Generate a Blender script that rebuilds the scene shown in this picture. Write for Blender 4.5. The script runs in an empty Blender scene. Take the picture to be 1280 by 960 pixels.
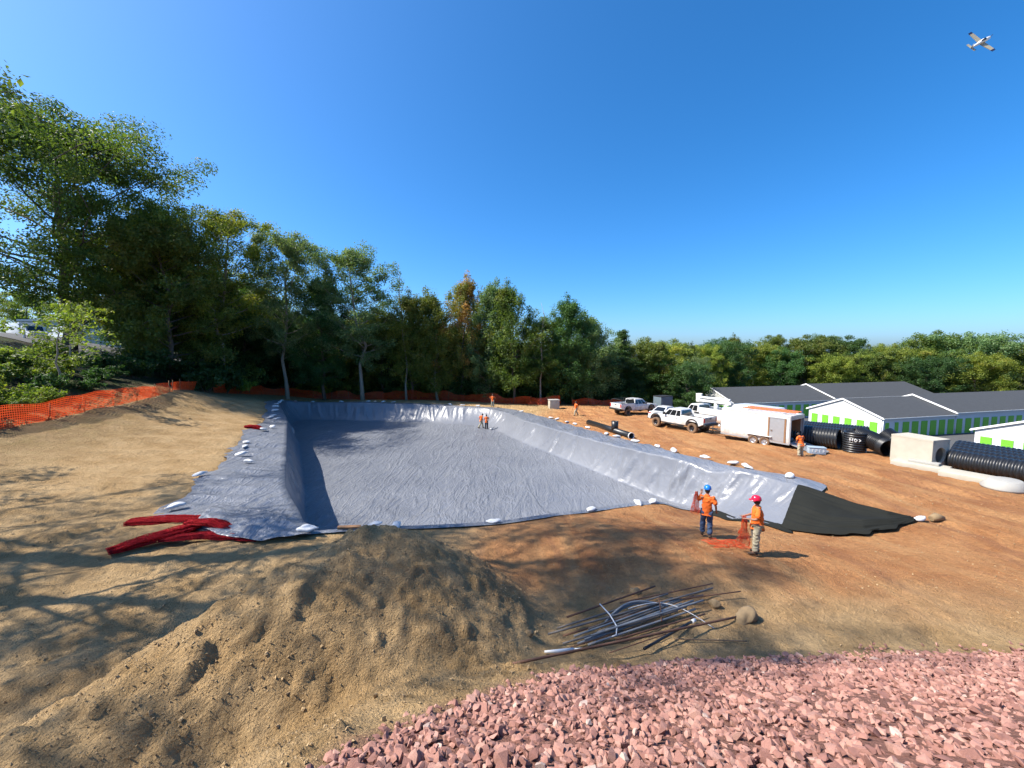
import bpy, bmesh, math, random
import numpy as np
from mathutils import Vector, Matrix

# ------------------------------------------------------------------ camera, light, exposure
scn = bpy.context.scene
COL = scn.collection
R = math.radians
cam_d = bpy.data.cameras.new('camera'); cam = bpy.data.objects.new('camera', cam_d); COL.objects.link(cam)
cam_d.sensor_width = 36.0; cam_d.lens = 36.0 * 490 / 1280
cam_d.clip_start = 0.05; cam_d.clip_end = 3000
cam.location = (0, 0, 6.2); cam.rotation_euler = (R(90 - 4.5), 0, 0)
scn.camera = cam
SUN_EL, SUN_AZ = 49.0, -94.0            # azimuth from +Y towards +X, degrees
world = bpy.data.worlds.new('World'); scn.world = world; world.use_nodes = True
wn = world.node_tree.nodes; wl = world.node_tree.links
sky = wn.new('ShaderNodeTexSky'); sky.sky_type = 'NISHITA'; sky.sun_disc = False
sky.sun_elevation = R(SUN_EL); sky.sun_rotation = R(SUN_AZ)
sky.air_density = 0.8; sky.dust_density = 1.5; sky.ozone_density = 10.0; sky.altitude = 0
bg = wn['Background']; bg.inputs['Strength'].default_value = 0.131
hs_ = wn.new('ShaderNodeHueSaturation'); hs_.inputs['Hue'].default_value = 0.495; hs_.inputs['Saturation'].default_value = 1.18
wl.new(sky.outputs[0], hs_.inputs['Color']); wl.new(hs_.outputs[0], bg.inputs[0])
sd = bpy.data.lights.new('sun', 'SUN'); sun = bpy.data.objects.new('sun', sd); COL.objects.link(sun)
sd.energy = 4.8; sd.angle = R(0.53); sd.color = (1.0, 0.93, 0.82)
sdir = Vector((math.sin(R(SUN_AZ)) * math.cos(R(SUN_EL)), math.cos(R(SUN_AZ)) * math.cos(R(SUN_EL)), math.sin(R(SUN_EL))))
sun.rotation_euler = sdir.to_track_quat('Z', 'Y').to_euler(); sun.location = (-60, 0, 80)
scn.view_settings.view_transform = 'Standard'; scn.view_settings.look = 'None'
scn.view_settings.gamma = 1; scn.view_settings.use_curve_mapping = False
scn.view_settings.exposure = 1.0
scn.render.engine = 'CYCLES'
scn.cycles.use_denoising = True
scn.cycles.max_bounces = 5; scn.cycles.diffuse_bounces = 2; scn.cycles.glossy_bounces = 2
scn.cycles.transmission_bounces = 4; scn.cycles.transparent_max_bounces = 6
scn.cycles.use_adaptive_sampling = True; scn.cycles.adaptive_threshold = 0.02
scn.render.use_persistent_data = False

rng = np.random.default_rng(7)
random.seed(7)

# ------------------------------------------------------------------ helpers
def tag(o, label=None, cat=None, group=None, kind=None):
    if label: o['label'] = label
    if cat: o['category'] = cat
    if group: o['group'] = group
    if kind: o['kind'] = kind
    return o

def empty(name, loc=(0, 0, 0), rz=0.0, label=None, cat=None, group=None):
    o = bpy.data.objects.new(name, None); COL.objects.link(o)
    o.location = loc; o.rotation_euler = (0, 0, rz); o.empty_display_size = 0.2
    return tag(o, label, cat, group)

def link(name, me, parent=None):
    o = bpy.data.objects.new(name, me); COL.objects.link(o)
    if parent is not None: o.parent = parent
    return o

def copy_tree(o, parent=None):
    c = o.copy(); COL.objects.link(c); c.parent = parent
    for ch in list(o.children):
        copy_tree(ch, c)
    return c

def np_mesh(name, V, F, mat=None, smooth=False):
    """V (n,3) float, F (m,k) int array with k equal for every face"""
    V = np.asarray(V, np.float32); F = np.asarray(F, np.int32)
    me = bpy.data.meshes.new(name)
    k = F.shape[1]
    me.vertices.add(len(V)); me.vertices.foreach_set('co', V.ravel())
    me.loops.add(F.size); me.loops.foreach_set('vertex_index', F.ravel())
    me.polygons.add(len(F))
    me.polygons.foreach_set('loop_start', np.arange(0, F.size, k, dtype=np.int32))
    me.update(calc_edges=True)
    me.polygons.foreach_set('use_smooth', np.full(len(F), smooth, bool))
    if mat is not None: me.materials.append(mat)
    me.update()
    return me

class MB:
    """collects simple solids into one mesh"""
    def __init__(s): s.v = []; s.f = []; s.sm = []
    def add(s, vs, fs, M=None, smooth=False):
        o = len(s.v)
        for p in vs:
            p = Vector(p)
            if M is not None: p = M @ p
            s.v.append(p)
        for f in fs:
            s.f.append([i + o for i in f]); s.sm.append(smooth)
        return s
    def box(s, c, d, M=None, bev=0.0):
        x, y, z = c; a, b, h = d[0] / 2, d[1] / 2, d[2] / 2
        if bev <= 0:
            vs = [(x - a, y - b, z - h), (x + a, y - b, z - h), (x + a, y + b, z - h), (x - a, y + b, z - h),
                  (x - a, y - b, z + h), (x + a, y - b, z + h), (x + a, y + b, z + h), (x - a, y + b, z + h)]
            return s.add(vs, [(3, 2, 1, 0), (4, 5, 6, 7), (0, 1, 5, 4), (1, 2, 6, 5), (2, 3, 7, 6), (3, 0, 4, 7)], M)
        bm = bmesh.new(); bmesh.ops.create_cube(bm, size=1.0)
        for v in bm.verts: v.co = Vector((x + v.co.x * 2 * a, y + v.co.y * 2 * b, z + v.co.z * 2 * h))
        bmesh.ops.bevel(bm, geom=list(bm.edges), offset=bev, segments=2, affect='EDGES', profile=0.6)
        bm.verts.index_update()
        s.add([v.co.copy() for v in bm.verts], [[v.index for v in f.verts] for f in bm.faces], M, True); bm.free()
        return s
    def tube(s, pts, r, n=8, cap=True, M=None, smooth=True):
        pts = [Vector(p) for p in pts]; k = len(pts)
        rs = [r] * k if np.isscalar(r) else list(r)
        vs = []; fs = []; up = Vector((0, 0, 1)); prev = None
        for i in range(k):
            t = (pts[min(i + 1, k - 1)] - pts[max(i - 1, 0)])
            t = t.normalized() if t.length > 1e-9 else Vector((0, 0, 1))
            if prev is None:
                a = t.cross(up)
                if a.length < 1e-3: a = t.cross(Vector((1, 0, 0)))
                a.normalize()
            else:
                a = prev - t * prev.dot(t)
                if a.length < 1e-6: a = t.cross(Vector((1, 0, 0)))
                a.normalize()
            prev = a; b = t.cross(a)
            for j in range(n):
                an = 2 * math.pi * j / n
                vs.append(pts[i] + (a * math.cos(an) + b * math.sin(an)) * rs[i])
        for i in range(k - 1):
            for j in range(n):
                fs.append((i * n + j, i * n + (j + 1) % n, (i + 1) * n + (j + 1) % n, (i + 1) * n + j))
        s.add(vs, fs, M, smooth)
        if cap:
            o = len(s.v) - len(vs)
            s.f.append([o + j for j in range(n)][::-1]); s.sm.append(False)
            s.f.append([o + (k - 1) * n + j for j in range(n)]); s.sm.append(False)
        return s
    def lathe(s, prof, n=16, M=None, smooth=True, close=False):
        """profile (r,z) turned about z"""
        vs = []; fs = []; k = len(prof)
        for (r, z) in prof:
            for j in range(n):
                an = 2 * math.pi * j / n; vs.append((r * math.cos(an), r * math.sin(an), z))
        m = k if close else k - 1
        for i in range(m):
            i2 = (i + 1) % k
            for j in range(n):
                fs.append((i * n + j, i * n + (j + 1) % n, i2 * n + (j + 1) % n, i2 * n + j))
        return s.add(vs, fs, M, smooth)
    def prism(s, prof, y0, y1, M=None, top_in=None):
        """profile of (x,z) extruded along y; top_in(z) pulls the sides in"""
        n = len(prof); vs = []
        for y, sg in ((y0, 1), (y1, -1)):
            for (x, z) in prof:
                d = top_in(z) if top_in else 0.0
                vs.append((x, y + d * sg, z))
        fs = [list(range(n)), list(range(2 * n - 1, n - 1, -1))]
        for i in range(n):
            j = (i + 1) % n
            fs.append((i, n + i, n + j, j))
        return s.add(vs, fs, M)
    def panel(s, q, u0, u1, v0, v1, off=0.01, th=0.012):
        """a thin plate on quad q (4 corners, ccw seen from outside: bottom-left, bottom-right, top-right, top-left)"""
        q = [Vector(p) for p in q]
        nrm = (q[1] - q[0]).cross(q[3] - q[0]).normalized()
        def P(u, v): return (q[0] * (1 - u) + q[1] * u) * (1 - v) + (q[3] * (1 - u) + q[2] * u) * v
        lo = [P(u0, v0), P(u1, v0), P(u1, v1), P(u0, v1)]
        vs = [p + nrm * (off - th) for p in lo] + [p + nrm * off for p in lo]
        return s.add(vs, [(3, 2, 1, 0), (4, 5, 6, 7), (0, 1, 5, 4), (1, 2, 6, 5), (2, 3, 7, 6), (3, 0, 4, 7)])
    def mesh(s, name, mat=None):
        me = bpy.data.meshes.new(name)
        me.from_pydata([tuple(p) for p in s.v], [], s.f)
        me.polygons.foreach_set('use_smooth', np.array(s.sm, bool))
        if mat is not None: me.materials.append(mat)
        me.update()
        return me
    def build(s, name, mat, parent=None):
        me = s.mesh(name, mat)
        bm = bmesh.new(); bm.from_mesh(me); bmesh.ops.recalc_face_normals(bm, faces=bm.faces); bm.to_mesh(me); bm.free()
        return link(name, me, parent)

# noise -------------------------------------------------------------
def _hash(ix, iy, seed):
    h = (ix.astype(np.int64) * 374761393 + iy.astype(np.int64) * 668265263 + seed * 982451653) & 0x7fffffff
    h = ((h ^ (h >> 13)) * 1274126177) & 0x7fffffff
    h = h ^ (h >> 16)
    return (h & 0xffff) / 65535.0
def vnoise(x, y, seed=0):
    x = np.asarray(x, float); y = np.asarray(y, float)
    ix = np.floor(x); iy = np.floor(y); fx = x - ix; fy = y - iy
    fx = fx * fx * fx * (fx * (fx * 6 - 15) + 10); fy = fy * fy * fy * (fy * (fy * 6 - 15) + 10)
    a = _hash(ix, iy, seed); b = _hash(ix + 1, iy, seed); c = _hash(ix, iy + 1, seed); d = _hash(ix + 1, iy + 1, seed)
    return (a * (1 - fx) + b * fx) * (1 - fy) + (c * (1 - fx) + d * fx) * fy * 1.0 - 0.5
def fbm(x, y, seed=0, octv=4, gain=0.5):
    s = 0; a = 1.0
    for i in range(octv):
        s = s + a * vnoise(x * 2 ** i + 17.3 * i, y * 2 ** i - 9.1 * i, seed + i); a *= gain
    return s
def sstep(a, b, x):
    t = np.clip((x - a) / (b - a), 0, 1); return t * t * (3 - 2 * t)

# ------------------------------------------------------------------ materials
def node_mat(name):
    m = bpy.data.materials.new(name); m.use_nodes = True
    return m, m.node_tree.nodes, m.node_tree.links, m.node_tree.nodes['Principled BSDF']
def rgb(c): return (c[0], c[1], c[2], 1.0)
def simple(name, col, rough=0.6, metal=0.0, var=0.12, scale=6.0, bump=0.0, bscale=40.0, spec=0.5, coat=0.0):
    m, N, L, B = node_mat(name)
    tc = N.new('ShaderNodeTexCoord')
    no = N.new('ShaderNodeTexNoise'); no.inputs['Scale'].default_value = scale; no.inputs['Detail'].default_value = 5
    L.new(tc.outputs['Object'], no.inputs['Vector'])
    mx = N.new('ShaderNodeMix'); mx.data_type = 'RGBA'
    mx.inputs['A'].default_value = rgb([c * (1 - var) for c in col]); mx.inputs['B'].default_value = rgb([min(1, c * (1 + var)) for c in col])
    L.new(no.outputs['Fac'], mx.inputs['Factor']); L.new(mx.outputs['Result'], B.inputs['Base Color'])
    B.inputs['Roughness'].default_value = rough; B.inputs['Metallic'].default_value = metal
    B.inputs['Specular IOR Level'].default_value = spec; B.inputs['Coat Weight'].default_value = coat
    B.inputs['Coat Roughness'].default_value = 0.08
    if bump:
        n2 = N.new('ShaderNodeTexNoise'); n2.inputs['Scale'].default_value = bscale; n2.inputs['Detail'].default_value = 6
        L.new(tc.outputs['Object'], n2.inputs['Vector'])
        bp = N.new('ShaderNodeBump'); bp.inputs['Strength'].default_value = bump; bp.inputs['Distance'].default_value = 0.02
        L.new(n2.outputs['Fac'], bp.inputs['Height']); L.new(bp.outputs[0], B.inputs['Normal'])
    return m

def leaf_mat(name, dark, light, alt=None, alt_amt=0.15):
    m, N, L, B = node_mat(name)
    ge = N.new('ShaderNodeNewGeometry'); oi = N.new('ShaderNodeObjectInfo')
    mx = N.new('ShaderNodeMix'); mx.data_type = 'RGBA'
    mx.inputs['A'].default_value = rgb(dark); mx.inputs['B'].default_value = rgb(light)
    # clump scale colour plus leaf to leaf colour
    tc = N.new('ShaderNodeTexCoord'); no = N.new('ShaderNodeTexNoise'); no.inputs['Scale'].default_value = 0.55; no.inputs['Detail'].default_value = 3
    L.new(tc.outputs['Object'], no.inputs['Vector'])
    ad = N.new('ShaderNodeMath'); ad.operation = 'MULTIPLY_ADD'; ad.inputs[1].default_value = 0.5
    L.new(ge.outputs['Random Per Island'], ad.inputs[0])
    s2 = N.new('ShaderNodeMath'); s2.operation = 'MULTIPLY_ADD'; s2.inputs[1].default_value = 1.3; s2.inputs[2].default_value = -0.4
    L.new(no.outputs['Fac'], s2.inputs[0]); L.new(s2.outputs[0], ad.inputs[2])
    L.new(ad.outputs[0], mx.inputs['Factor']); mx.clamp_factor = True
    out = mx.outputs['Result']
    if alt:
        m2 = N.new('ShaderNodeMix'); m2.data_type = 'RGBA'; m2.inputs['B'].default_value = rgb(alt)
        n3 = N.new('ShaderNodeTexNoise'); n3.inputs['Scale'].default_value = 0.3; L.new(tc.outputs['Object'], n3.inputs['Vector'])
        mr = N.new('ShaderNodeMapRange'); mr.inputs['From Min'].default_value = 0.62 - alt_amt; mr.inputs['From Max'].default_value = 0.8 - alt_amt
        L.new(n3.outputs['Fac'], mr.inputs['Value']); L.new(mr.outputs[0], m2.inputs['Factor'])
        L.new(out, m2.inputs['A']); out = m2.outputs['Result']
    # each tree a little different
    hs = N.new('ShaderNodeHueSaturation')
    mh = N.new('ShaderNodeMapRange'); mh.inputs['To Min'].default_value = 0.478; mh.inputs['To Max'].default_value = 0.515
    L.new(oi.outputs['Random'], mh.inputs['Value']); L.new(mh.outputs[0], hs.inputs['Hue'])
    mv = N.new('ShaderNodeMapRange'); mv.inputs['To Min'].default_value = 0.75; mv.inputs['To Max'].default_value = 1.25
    mm = N.new('ShaderNodeMath'); mm.operation = 'MULTIPLY'; mm.inputs[1].default_value = 7.31
    fr = N.new('ShaderNodeMath'); fr.operation = 'FRACT'
    L.new(oi.outputs['Random'], mm.inputs[0]); L.new(mm.outputs[0], fr.inputs[0]); L.new(fr.outputs[0], mv.inputs['Value'])
    L.new(mv.outputs[0], hs.inputs['Value']); L.new(out, hs.inputs['Color'])
    L.new(hs.outputs[0], B.inputs['Base Color'])
    B.inputs['Roughness'].default_value = 0.5; B.inputs['Specular IOR Level'].default_value = 0.35
    tr = N.new('ShaderNodeBsdfTranslucent')
    g = N.new('ShaderNodeMix'); g.data_type = 'RGBA'; g.blend_type = 'MULTIPLY'; g.inputs['Factor'].default_value = 1
    g.inputs['B'].default_value = (1.22, 1.28, 0.55, 1); L.new(hs.outputs[0], g.inputs['A']); L.new(g.outputs['Result'], tr.inputs['Color'])
    ms = N.new('ShaderNodeMixShader'); ms.inputs[0].default_value = 0.45
    L.new(B.outputs[0], ms.inputs[1]); L.new(tr.outputs[0], ms.inputs[2])
    L.new(ms.outputs[0], N['Material Output'].inputs['Surface'])
    return m

M = {}
M['bark'] = simple('bark', (0.11, 0.085, 0.062), 0.9, var=0.4, scale=3, bump=0.8, bscale=12)
M['bark_pale'] = simple('bark_pale', (0.27, 0.23, 0.18), 0.9, var=0.3, scale=3, bump=0.6, bscale=12)
M['leaf_oak'] = leaf_mat('leaf_oak', (0.056, 0.110, 0.020), (0.232, 0.284, 0.050), (0.27, 0.25, 0.05), 0.05)
M['leaf_maple'] = leaf_mat('leaf_maple', (0.040, 0.083, 0.016), (0.156, 0.204, 0.038), (0.19, 0.20, 0.04), 0.05)
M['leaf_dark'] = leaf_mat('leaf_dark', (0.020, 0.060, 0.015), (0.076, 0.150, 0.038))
M['leaf_bright'] = leaf_mat('leaf_bright', (0.088, 0.158, 0.024), (0.318, 0.36, 0.055), (0.33, 0.32, 0.05), 0.05)
M['leaf_grey'] = leaf_mat('leaf_grey', (0.066, 0.125, 0.044), (0.235, 0.315, 0.125))
M['leaf_rust'] = leaf_mat('leaf_rust', (0.09, 0.115, 0.025), (0.23, 0.23, 0.05), (0.40, 0.19, 0.06), 0.16)
M['leaf_pine'] = leaf_mat('leaf_pine', (0.030, 0.084, 0.024), (0.108, 0.205, 0.056))
M['white_paint'] = simple('white_paint', (0.60, 0.60, 0.585), 0.3, var=0.10, coat=0.4)
M['offwhite'] = simple('offwhite', (0.56, 0.55, 0.51), 0.45, var=0.08)
M['white_clad'] = simple('white_clad', (0.60, 0.62, 0.63), 0.6, var=0.04, scale=0.7)
M['cream_clad'] = simple('cream_clad', (0.60, 0.61, 0.58), 0.6, var=0.04, scale=0.7)
M['green_door'] = simple('green_door', (0.16, 0.46, 0.035), 0.5, var=0.06)
M['trim_white'] = simple('trim_white', (0.82, 0.82, 0.80), 0.5, var=0.03)
M['shingle'] = simple('shingle', (0.046, 0.049, 0.052), 0.9, var=0.25, scale=2.5, bump=0.4, bscale=25)
M['asphalt'] = simple('asphalt', (0.075, 0.075, 0.075), 0.9, var=0.25, scale=1.5, bump=0.3, bscale=60)
M['tyre'] = simple('tyre', (0.018, 0.018, 0.018), 0.85, var=0.3, scale=20)
M['rim_dark'] = simple('rim_dark', (0.05, 0.05, 0.055), 0.4, 0.6)
M['rim_steel'] = simple('rim_steel', (0.55, 0.55, 0.56), 0.35, 0.8)
M['glass_dark'] = simple('glass_dark', (0.012, 0.014, 0.016), 0.06, var=0.1, spec=0.8)
M['black_plastic'] = simple('black_plastic', (0.014, 0.015, 0.017), 0.38, var=0.3, scale=5, bump=0.1)
M['black_trim'] = simple('black_trim', (0.02, 0.02, 0.02), 0.6)
M['red_lens'] = simple('red_lens', (0.45, 0.012, 0.012), 0.2)
M['lamp_lens'] = simple('lamp_lens', (0.65, 0.66, 0.66), 0.12)
M['chrome'] = simple('chrome', (0.5, 0.5, 0.5), 0.25, 0.9)
M['silver'] = simple('silver', (0.42, 0.43, 0.44), 0.4, 0.5)
M['ladder_orange'] = simple('ladder_orange', (0.65, 0.15, 0.05), 0.5)
M['wood'] = simple('wood', (0.25, 0.13, 0.06), 0.8, var=0.3, scale=4)
M['concrete'] = simple('concrete', (0.40, 0.37, 0.30), 0.9, var=0.15, scale=2.5, bump=0.35, bscale=30)
M['concrete_grey'] = simple('concrete_grey', (0.33, 0.32, 0.29), 0.9, var=0.15, scale=2.5, bump=0.35, bscale=30)
M['bag'] = simple('bag', (0.52, 0.53, 0.54), 0.6, var=0.25, scale=8, bump=0.5, bscale=14)
def net_mat(name, col, knit=0.0):
    m = simple(name, col, 0.5, var=0.25, scale=2.0); N, L = m.node_tree.nodes, m.node_tree.links; B = N['Principled BSDF']
    tr = N.new('ShaderNodeBsdfTranslucent'); tr.inputs['Color'].default_value = rgb([min(1, c * 1.3) for c in col])
    ms = N.new('ShaderNodeMixShader'); ms.inputs[0].default_value = 0.33; L.new(B.outputs[0], ms.inputs[1]); L.new(tr.outputs[0], ms.inputs[2]); L.new(ms.outputs[0], N['Material Output'].inputs['Surface'])
    if knit:
        tc = N.new('ShaderNodeTexCoord'); vo = N.new('ShaderNodeTexVoronoi'); vo.inputs['Scale'].default_value = knit; L.new(tc.outputs['Object'], vo.inputs['Vector'])
        bp = N.new('ShaderNodeBump'); bp.inputs['Strength'].default_value = 0.6; bp.inputs['Distance'].default_value = 0.012; L.new(vo.outputs['Distance'], bp.inputs['Height']); L.new(bp.outputs[0], B.inputs['Normal'])
        mx = N.new('ShaderNodeMix'); mx.data_type = 'RGBA'; mx.inputs['A'].default_value = rgb(col); mx.inputs['B'].default_value = rgb([c * .25 for c in col]); mr = N.new('ShaderNodeMapRange'); mr.inputs['From Min'].default_value = .25; mr.inputs['From Max'].default_value = .6
        L.new(vo.outputs['Distance'], mr.inputs['Value']); L.new(mr.outputs[0], mx.inputs['Factor']); L.new(mx.outputs['Result'], B.inputs['Base Color'])
    return m
M['net_orange'] = net_mat('net_orange', (0.64, 0.072, 0.014))
M['net_red'] = net_mat('net_red', (0.66, 0.035, 0.05), 34.0)
M['net_red'].node_tree.nodes['Principled BSDF'].inputs['Roughness'].default_value = 0.9
M['net_red'].node_tree.nodes['Principled BSDF'].inputs['Specular IOR Level'].default_value = 0.15
M['shirt'] = simple('shirt', (0.76, 0.135, 0.010), 0.8, var=0.15, scale=5, bump=0.5, bscale=14)
M['jeans'] = simple('jeans', (0.035, 0.065, 0.13), 0.85, var=0.35, scale=5, bump=0.5, bscale=12)
M['khaki'] = simple('khaki', (0.36, 0.32, 0.22), 0.85, var=0.2, scale=5, bump=0.5, bscale=12)
M['dark_cloth'] = simple('dark_cloth', (0.02, 0.022, 0.03), 0.85)
M['skin'] = simple('skin', (0.30, 0.14, 0.085), 0.55, var=0.08)
M['hair'] = simple('hair', (0.015, 0.011, 0.009), 0.6)
M['boot'] = simple('boot', (0.06, 0.035, 0.02), 0.8)
M['helmet_blue'] = simple('helmet_blue', (0.015, 0.16, 0.55), 0.25, var=0.04)
M['helmet_red'] = simple('helmet_red', (0.58, 0.012, 0.045), 0.25, var=0.04)
M['geotextile'] = simple('geotextile', (0.012, 0.013, 0.011), 0.9, spec=0.2, var=0.35, scale=1.2, bump=0.4, bscale=5)
M['steel_rod'] = simple('steel_rod', (0.17, 0.15, 0.13), 0.65, 0.2, var=0.35, scale=2)
M['rust_rod'] = simple('rust_rod', (0.15, 0.075, 0.045), 0.75, 0.2, var=0.45, scale=3)
M['grey_conduit'] = simple('grey_conduit', (0.19, 0.20, 0.205), 0.6, var=0.2, scale=2)
M['white_pvc'] = simple('white_pvc', (0.7, 0.7, 0.68), 0.45)
M['boulder'] = simple('boulder', (0.23, 0.16, 0.085), 0.95, var=0.3, scale=5, bump=0.7, bscale=14)
M['clod'] = simple('clod', (0.36, 0.25, 0.13), 0.95, var=0.15, scale=3, bump=0.6, bscale=30)
M['blue_bin'] = simple('blue_bin', (0.30, 0.38, 0.45), 0.5)
M['steel_blue'] = simple('steel_blue', (0.10, 0.14, 0.17), 0.6)
M['wall_green'] = simple('wall_green', (0.33, 0.42, 0.40), 0.6, var=0.06, scale=0.5)
M['twig'] = simple('twig', (0.16, 0.11, 0.07), 0.9, var=0.3)
M['plane_white'] = simple('plane_white', (0.75, 0.74, 0.70), 0.3)
M['plane_tan'] = simple('plane_tan', (0.33, 0.29, 0.20), 0.4)
M['navy'] = simple('navy', (0.02, 0.025, 0.06), 0.4)

def muddy(m, top=1.0, amt=0.75):
    """dried mud splashed on the lower panels"""
    N, L = m.node_tree.nodes, m.node_tree.links; B = N['Principled BSDF']; src = B.inputs['Base Color'].links[0].from_socket
    tc = N.new('ShaderNodeTexCoord'); sp = N.new('ShaderNodeSeparateXYZ'); L.new(tc.outputs['Object'], sp.inputs[0])
    no = N.new('ShaderNodeTexNoise'); no.inputs['Scale'].default_value = 3.5; no.inputs['Detail'].default_value = 8; L.new(tc.outputs['Object'], no.inputs['Vector'])
    ad = N.new('ShaderNodeMath'); ad.operation = 'MULTIPLY_ADD'; ad.inputs[1].default_value = 1.6; L.new(no.outputs['Fac'], ad.inputs[0])
    ng = N.new('ShaderNodeMath'); ng.operation = 'MULTIPLY'; ng.inputs[1].default_value = -1.3; L.new(sp.outputs[2], ng.inputs[0]); L.new(ng.outputs[0], ad.inputs[2])
    mr = N.new('ShaderNodeMapRange'); mr.inputs['From Min'].default_value = -.45 * top; mr.inputs['From Max'].default_value = .35; mr.inputs['To Max'].default_value = amt; L.new(ad.outputs[0], mr.inputs['Value'])
    mx = N.new('ShaderNodeMix'); mx.data_type = 'RGBA'; mx.inputs['B'].default_value = (0.30, 0.17, 0.085, 1); L.new(mr.outputs[0], mx.inputs['Factor']); L.new(src, mx.inputs['A']); L.new(mx.outputs['Result'], B.inputs['Base Color'])
muddy(M['white_paint']); muddy(M['tyre'], 1.0, 0.5)
def stone_mat():
    m, N, L, B = node_mat('red_stone')
    ge = N.new('ShaderNodeNewGeometry'); oi = N.new('ShaderNodeObjectInfo')
    ad = N.new('ShaderNodeMath'); ad.operation = 'ADD'; L.new(ge.outputs['Random Per Island'], ad.inputs[0]); L.new(oi.outputs['Random'], ad.inputs[1])
    fr = N.new('ShaderNodeMath'); fr.operation = 'FRACT'; L.new(ad.outputs[0], fr.inputs[0])
    cr = N.new('ShaderNodeValToRGB'); L.new(fr.outputs[0], cr.inputs[0])
    E = cr.color_ramp.elements
    E[0].position = 0; E[0].color = (0.20, 0.092, 0.074, 1); E[1].position = 1.0; E[1].color = (0.47, 0.36, 0.30, 1)
    for p, c in ((0.3, (0.31, 0.150, 0.116)), (0.7, (0.36, 0.182, 0.142)), (0.975, (0.41, 0.23, 0.18))):
        e = E.new(p); e.color = rgb(c)
    tc = N.new('ShaderNodeTexCoord'); no = N.new('ShaderNodeTexNoise'); no.inputs['Scale'].default_value = 14; no.inputs['Detail'].default_value = 6
    L.new(tc.outputs['Object'], no.inputs['Vector'])
    mx = N.new('ShaderNodeMix'); mx.data_type = 'RGBA'; mx.blend_type = 'MULTIPLY'; mx.inputs['Factor'].default_value = 0.7
    mr = N.new('ShaderNodeMapRange'); mr.inputs['From Min'].default_value = 0.3; mr.inputs['From Max'].default_value = 0.7; mr.inputs['To Min'].default_value = 0.65; mr.inputs['To Max'].default_value = 1.2
    L.new(no.outputs['Fac'], mr.inputs['Value']); L.new(cr.outputs[0], mx.inputs['A']); L.new(mr.outputs[0], mx.inputs['B'])
    L.new(mx.outputs['Result'], B.inputs['Base Color']); B.inputs['Roughness'].default_value = 0.9
    bp = N.new('ShaderNodeBump'); bp.inputs['Strength'].default_value = 0.5; bp.inputs['Distance'].default_value = 0.01
    n2 = N.new('ShaderNodeTexNoise'); n2.inputs['Scale'].default_value = 45; n2.inputs['Detail'].default_value = 5; L.new(tc.outputs['Object'], n2.inputs['Vector'])
    L.new(n2.outputs['Fac'], bp.inputs['Height']); L.new(bp.outputs[0], B.inputs['Normal'])
    return m
M['stone'] = stone_mat()

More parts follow.
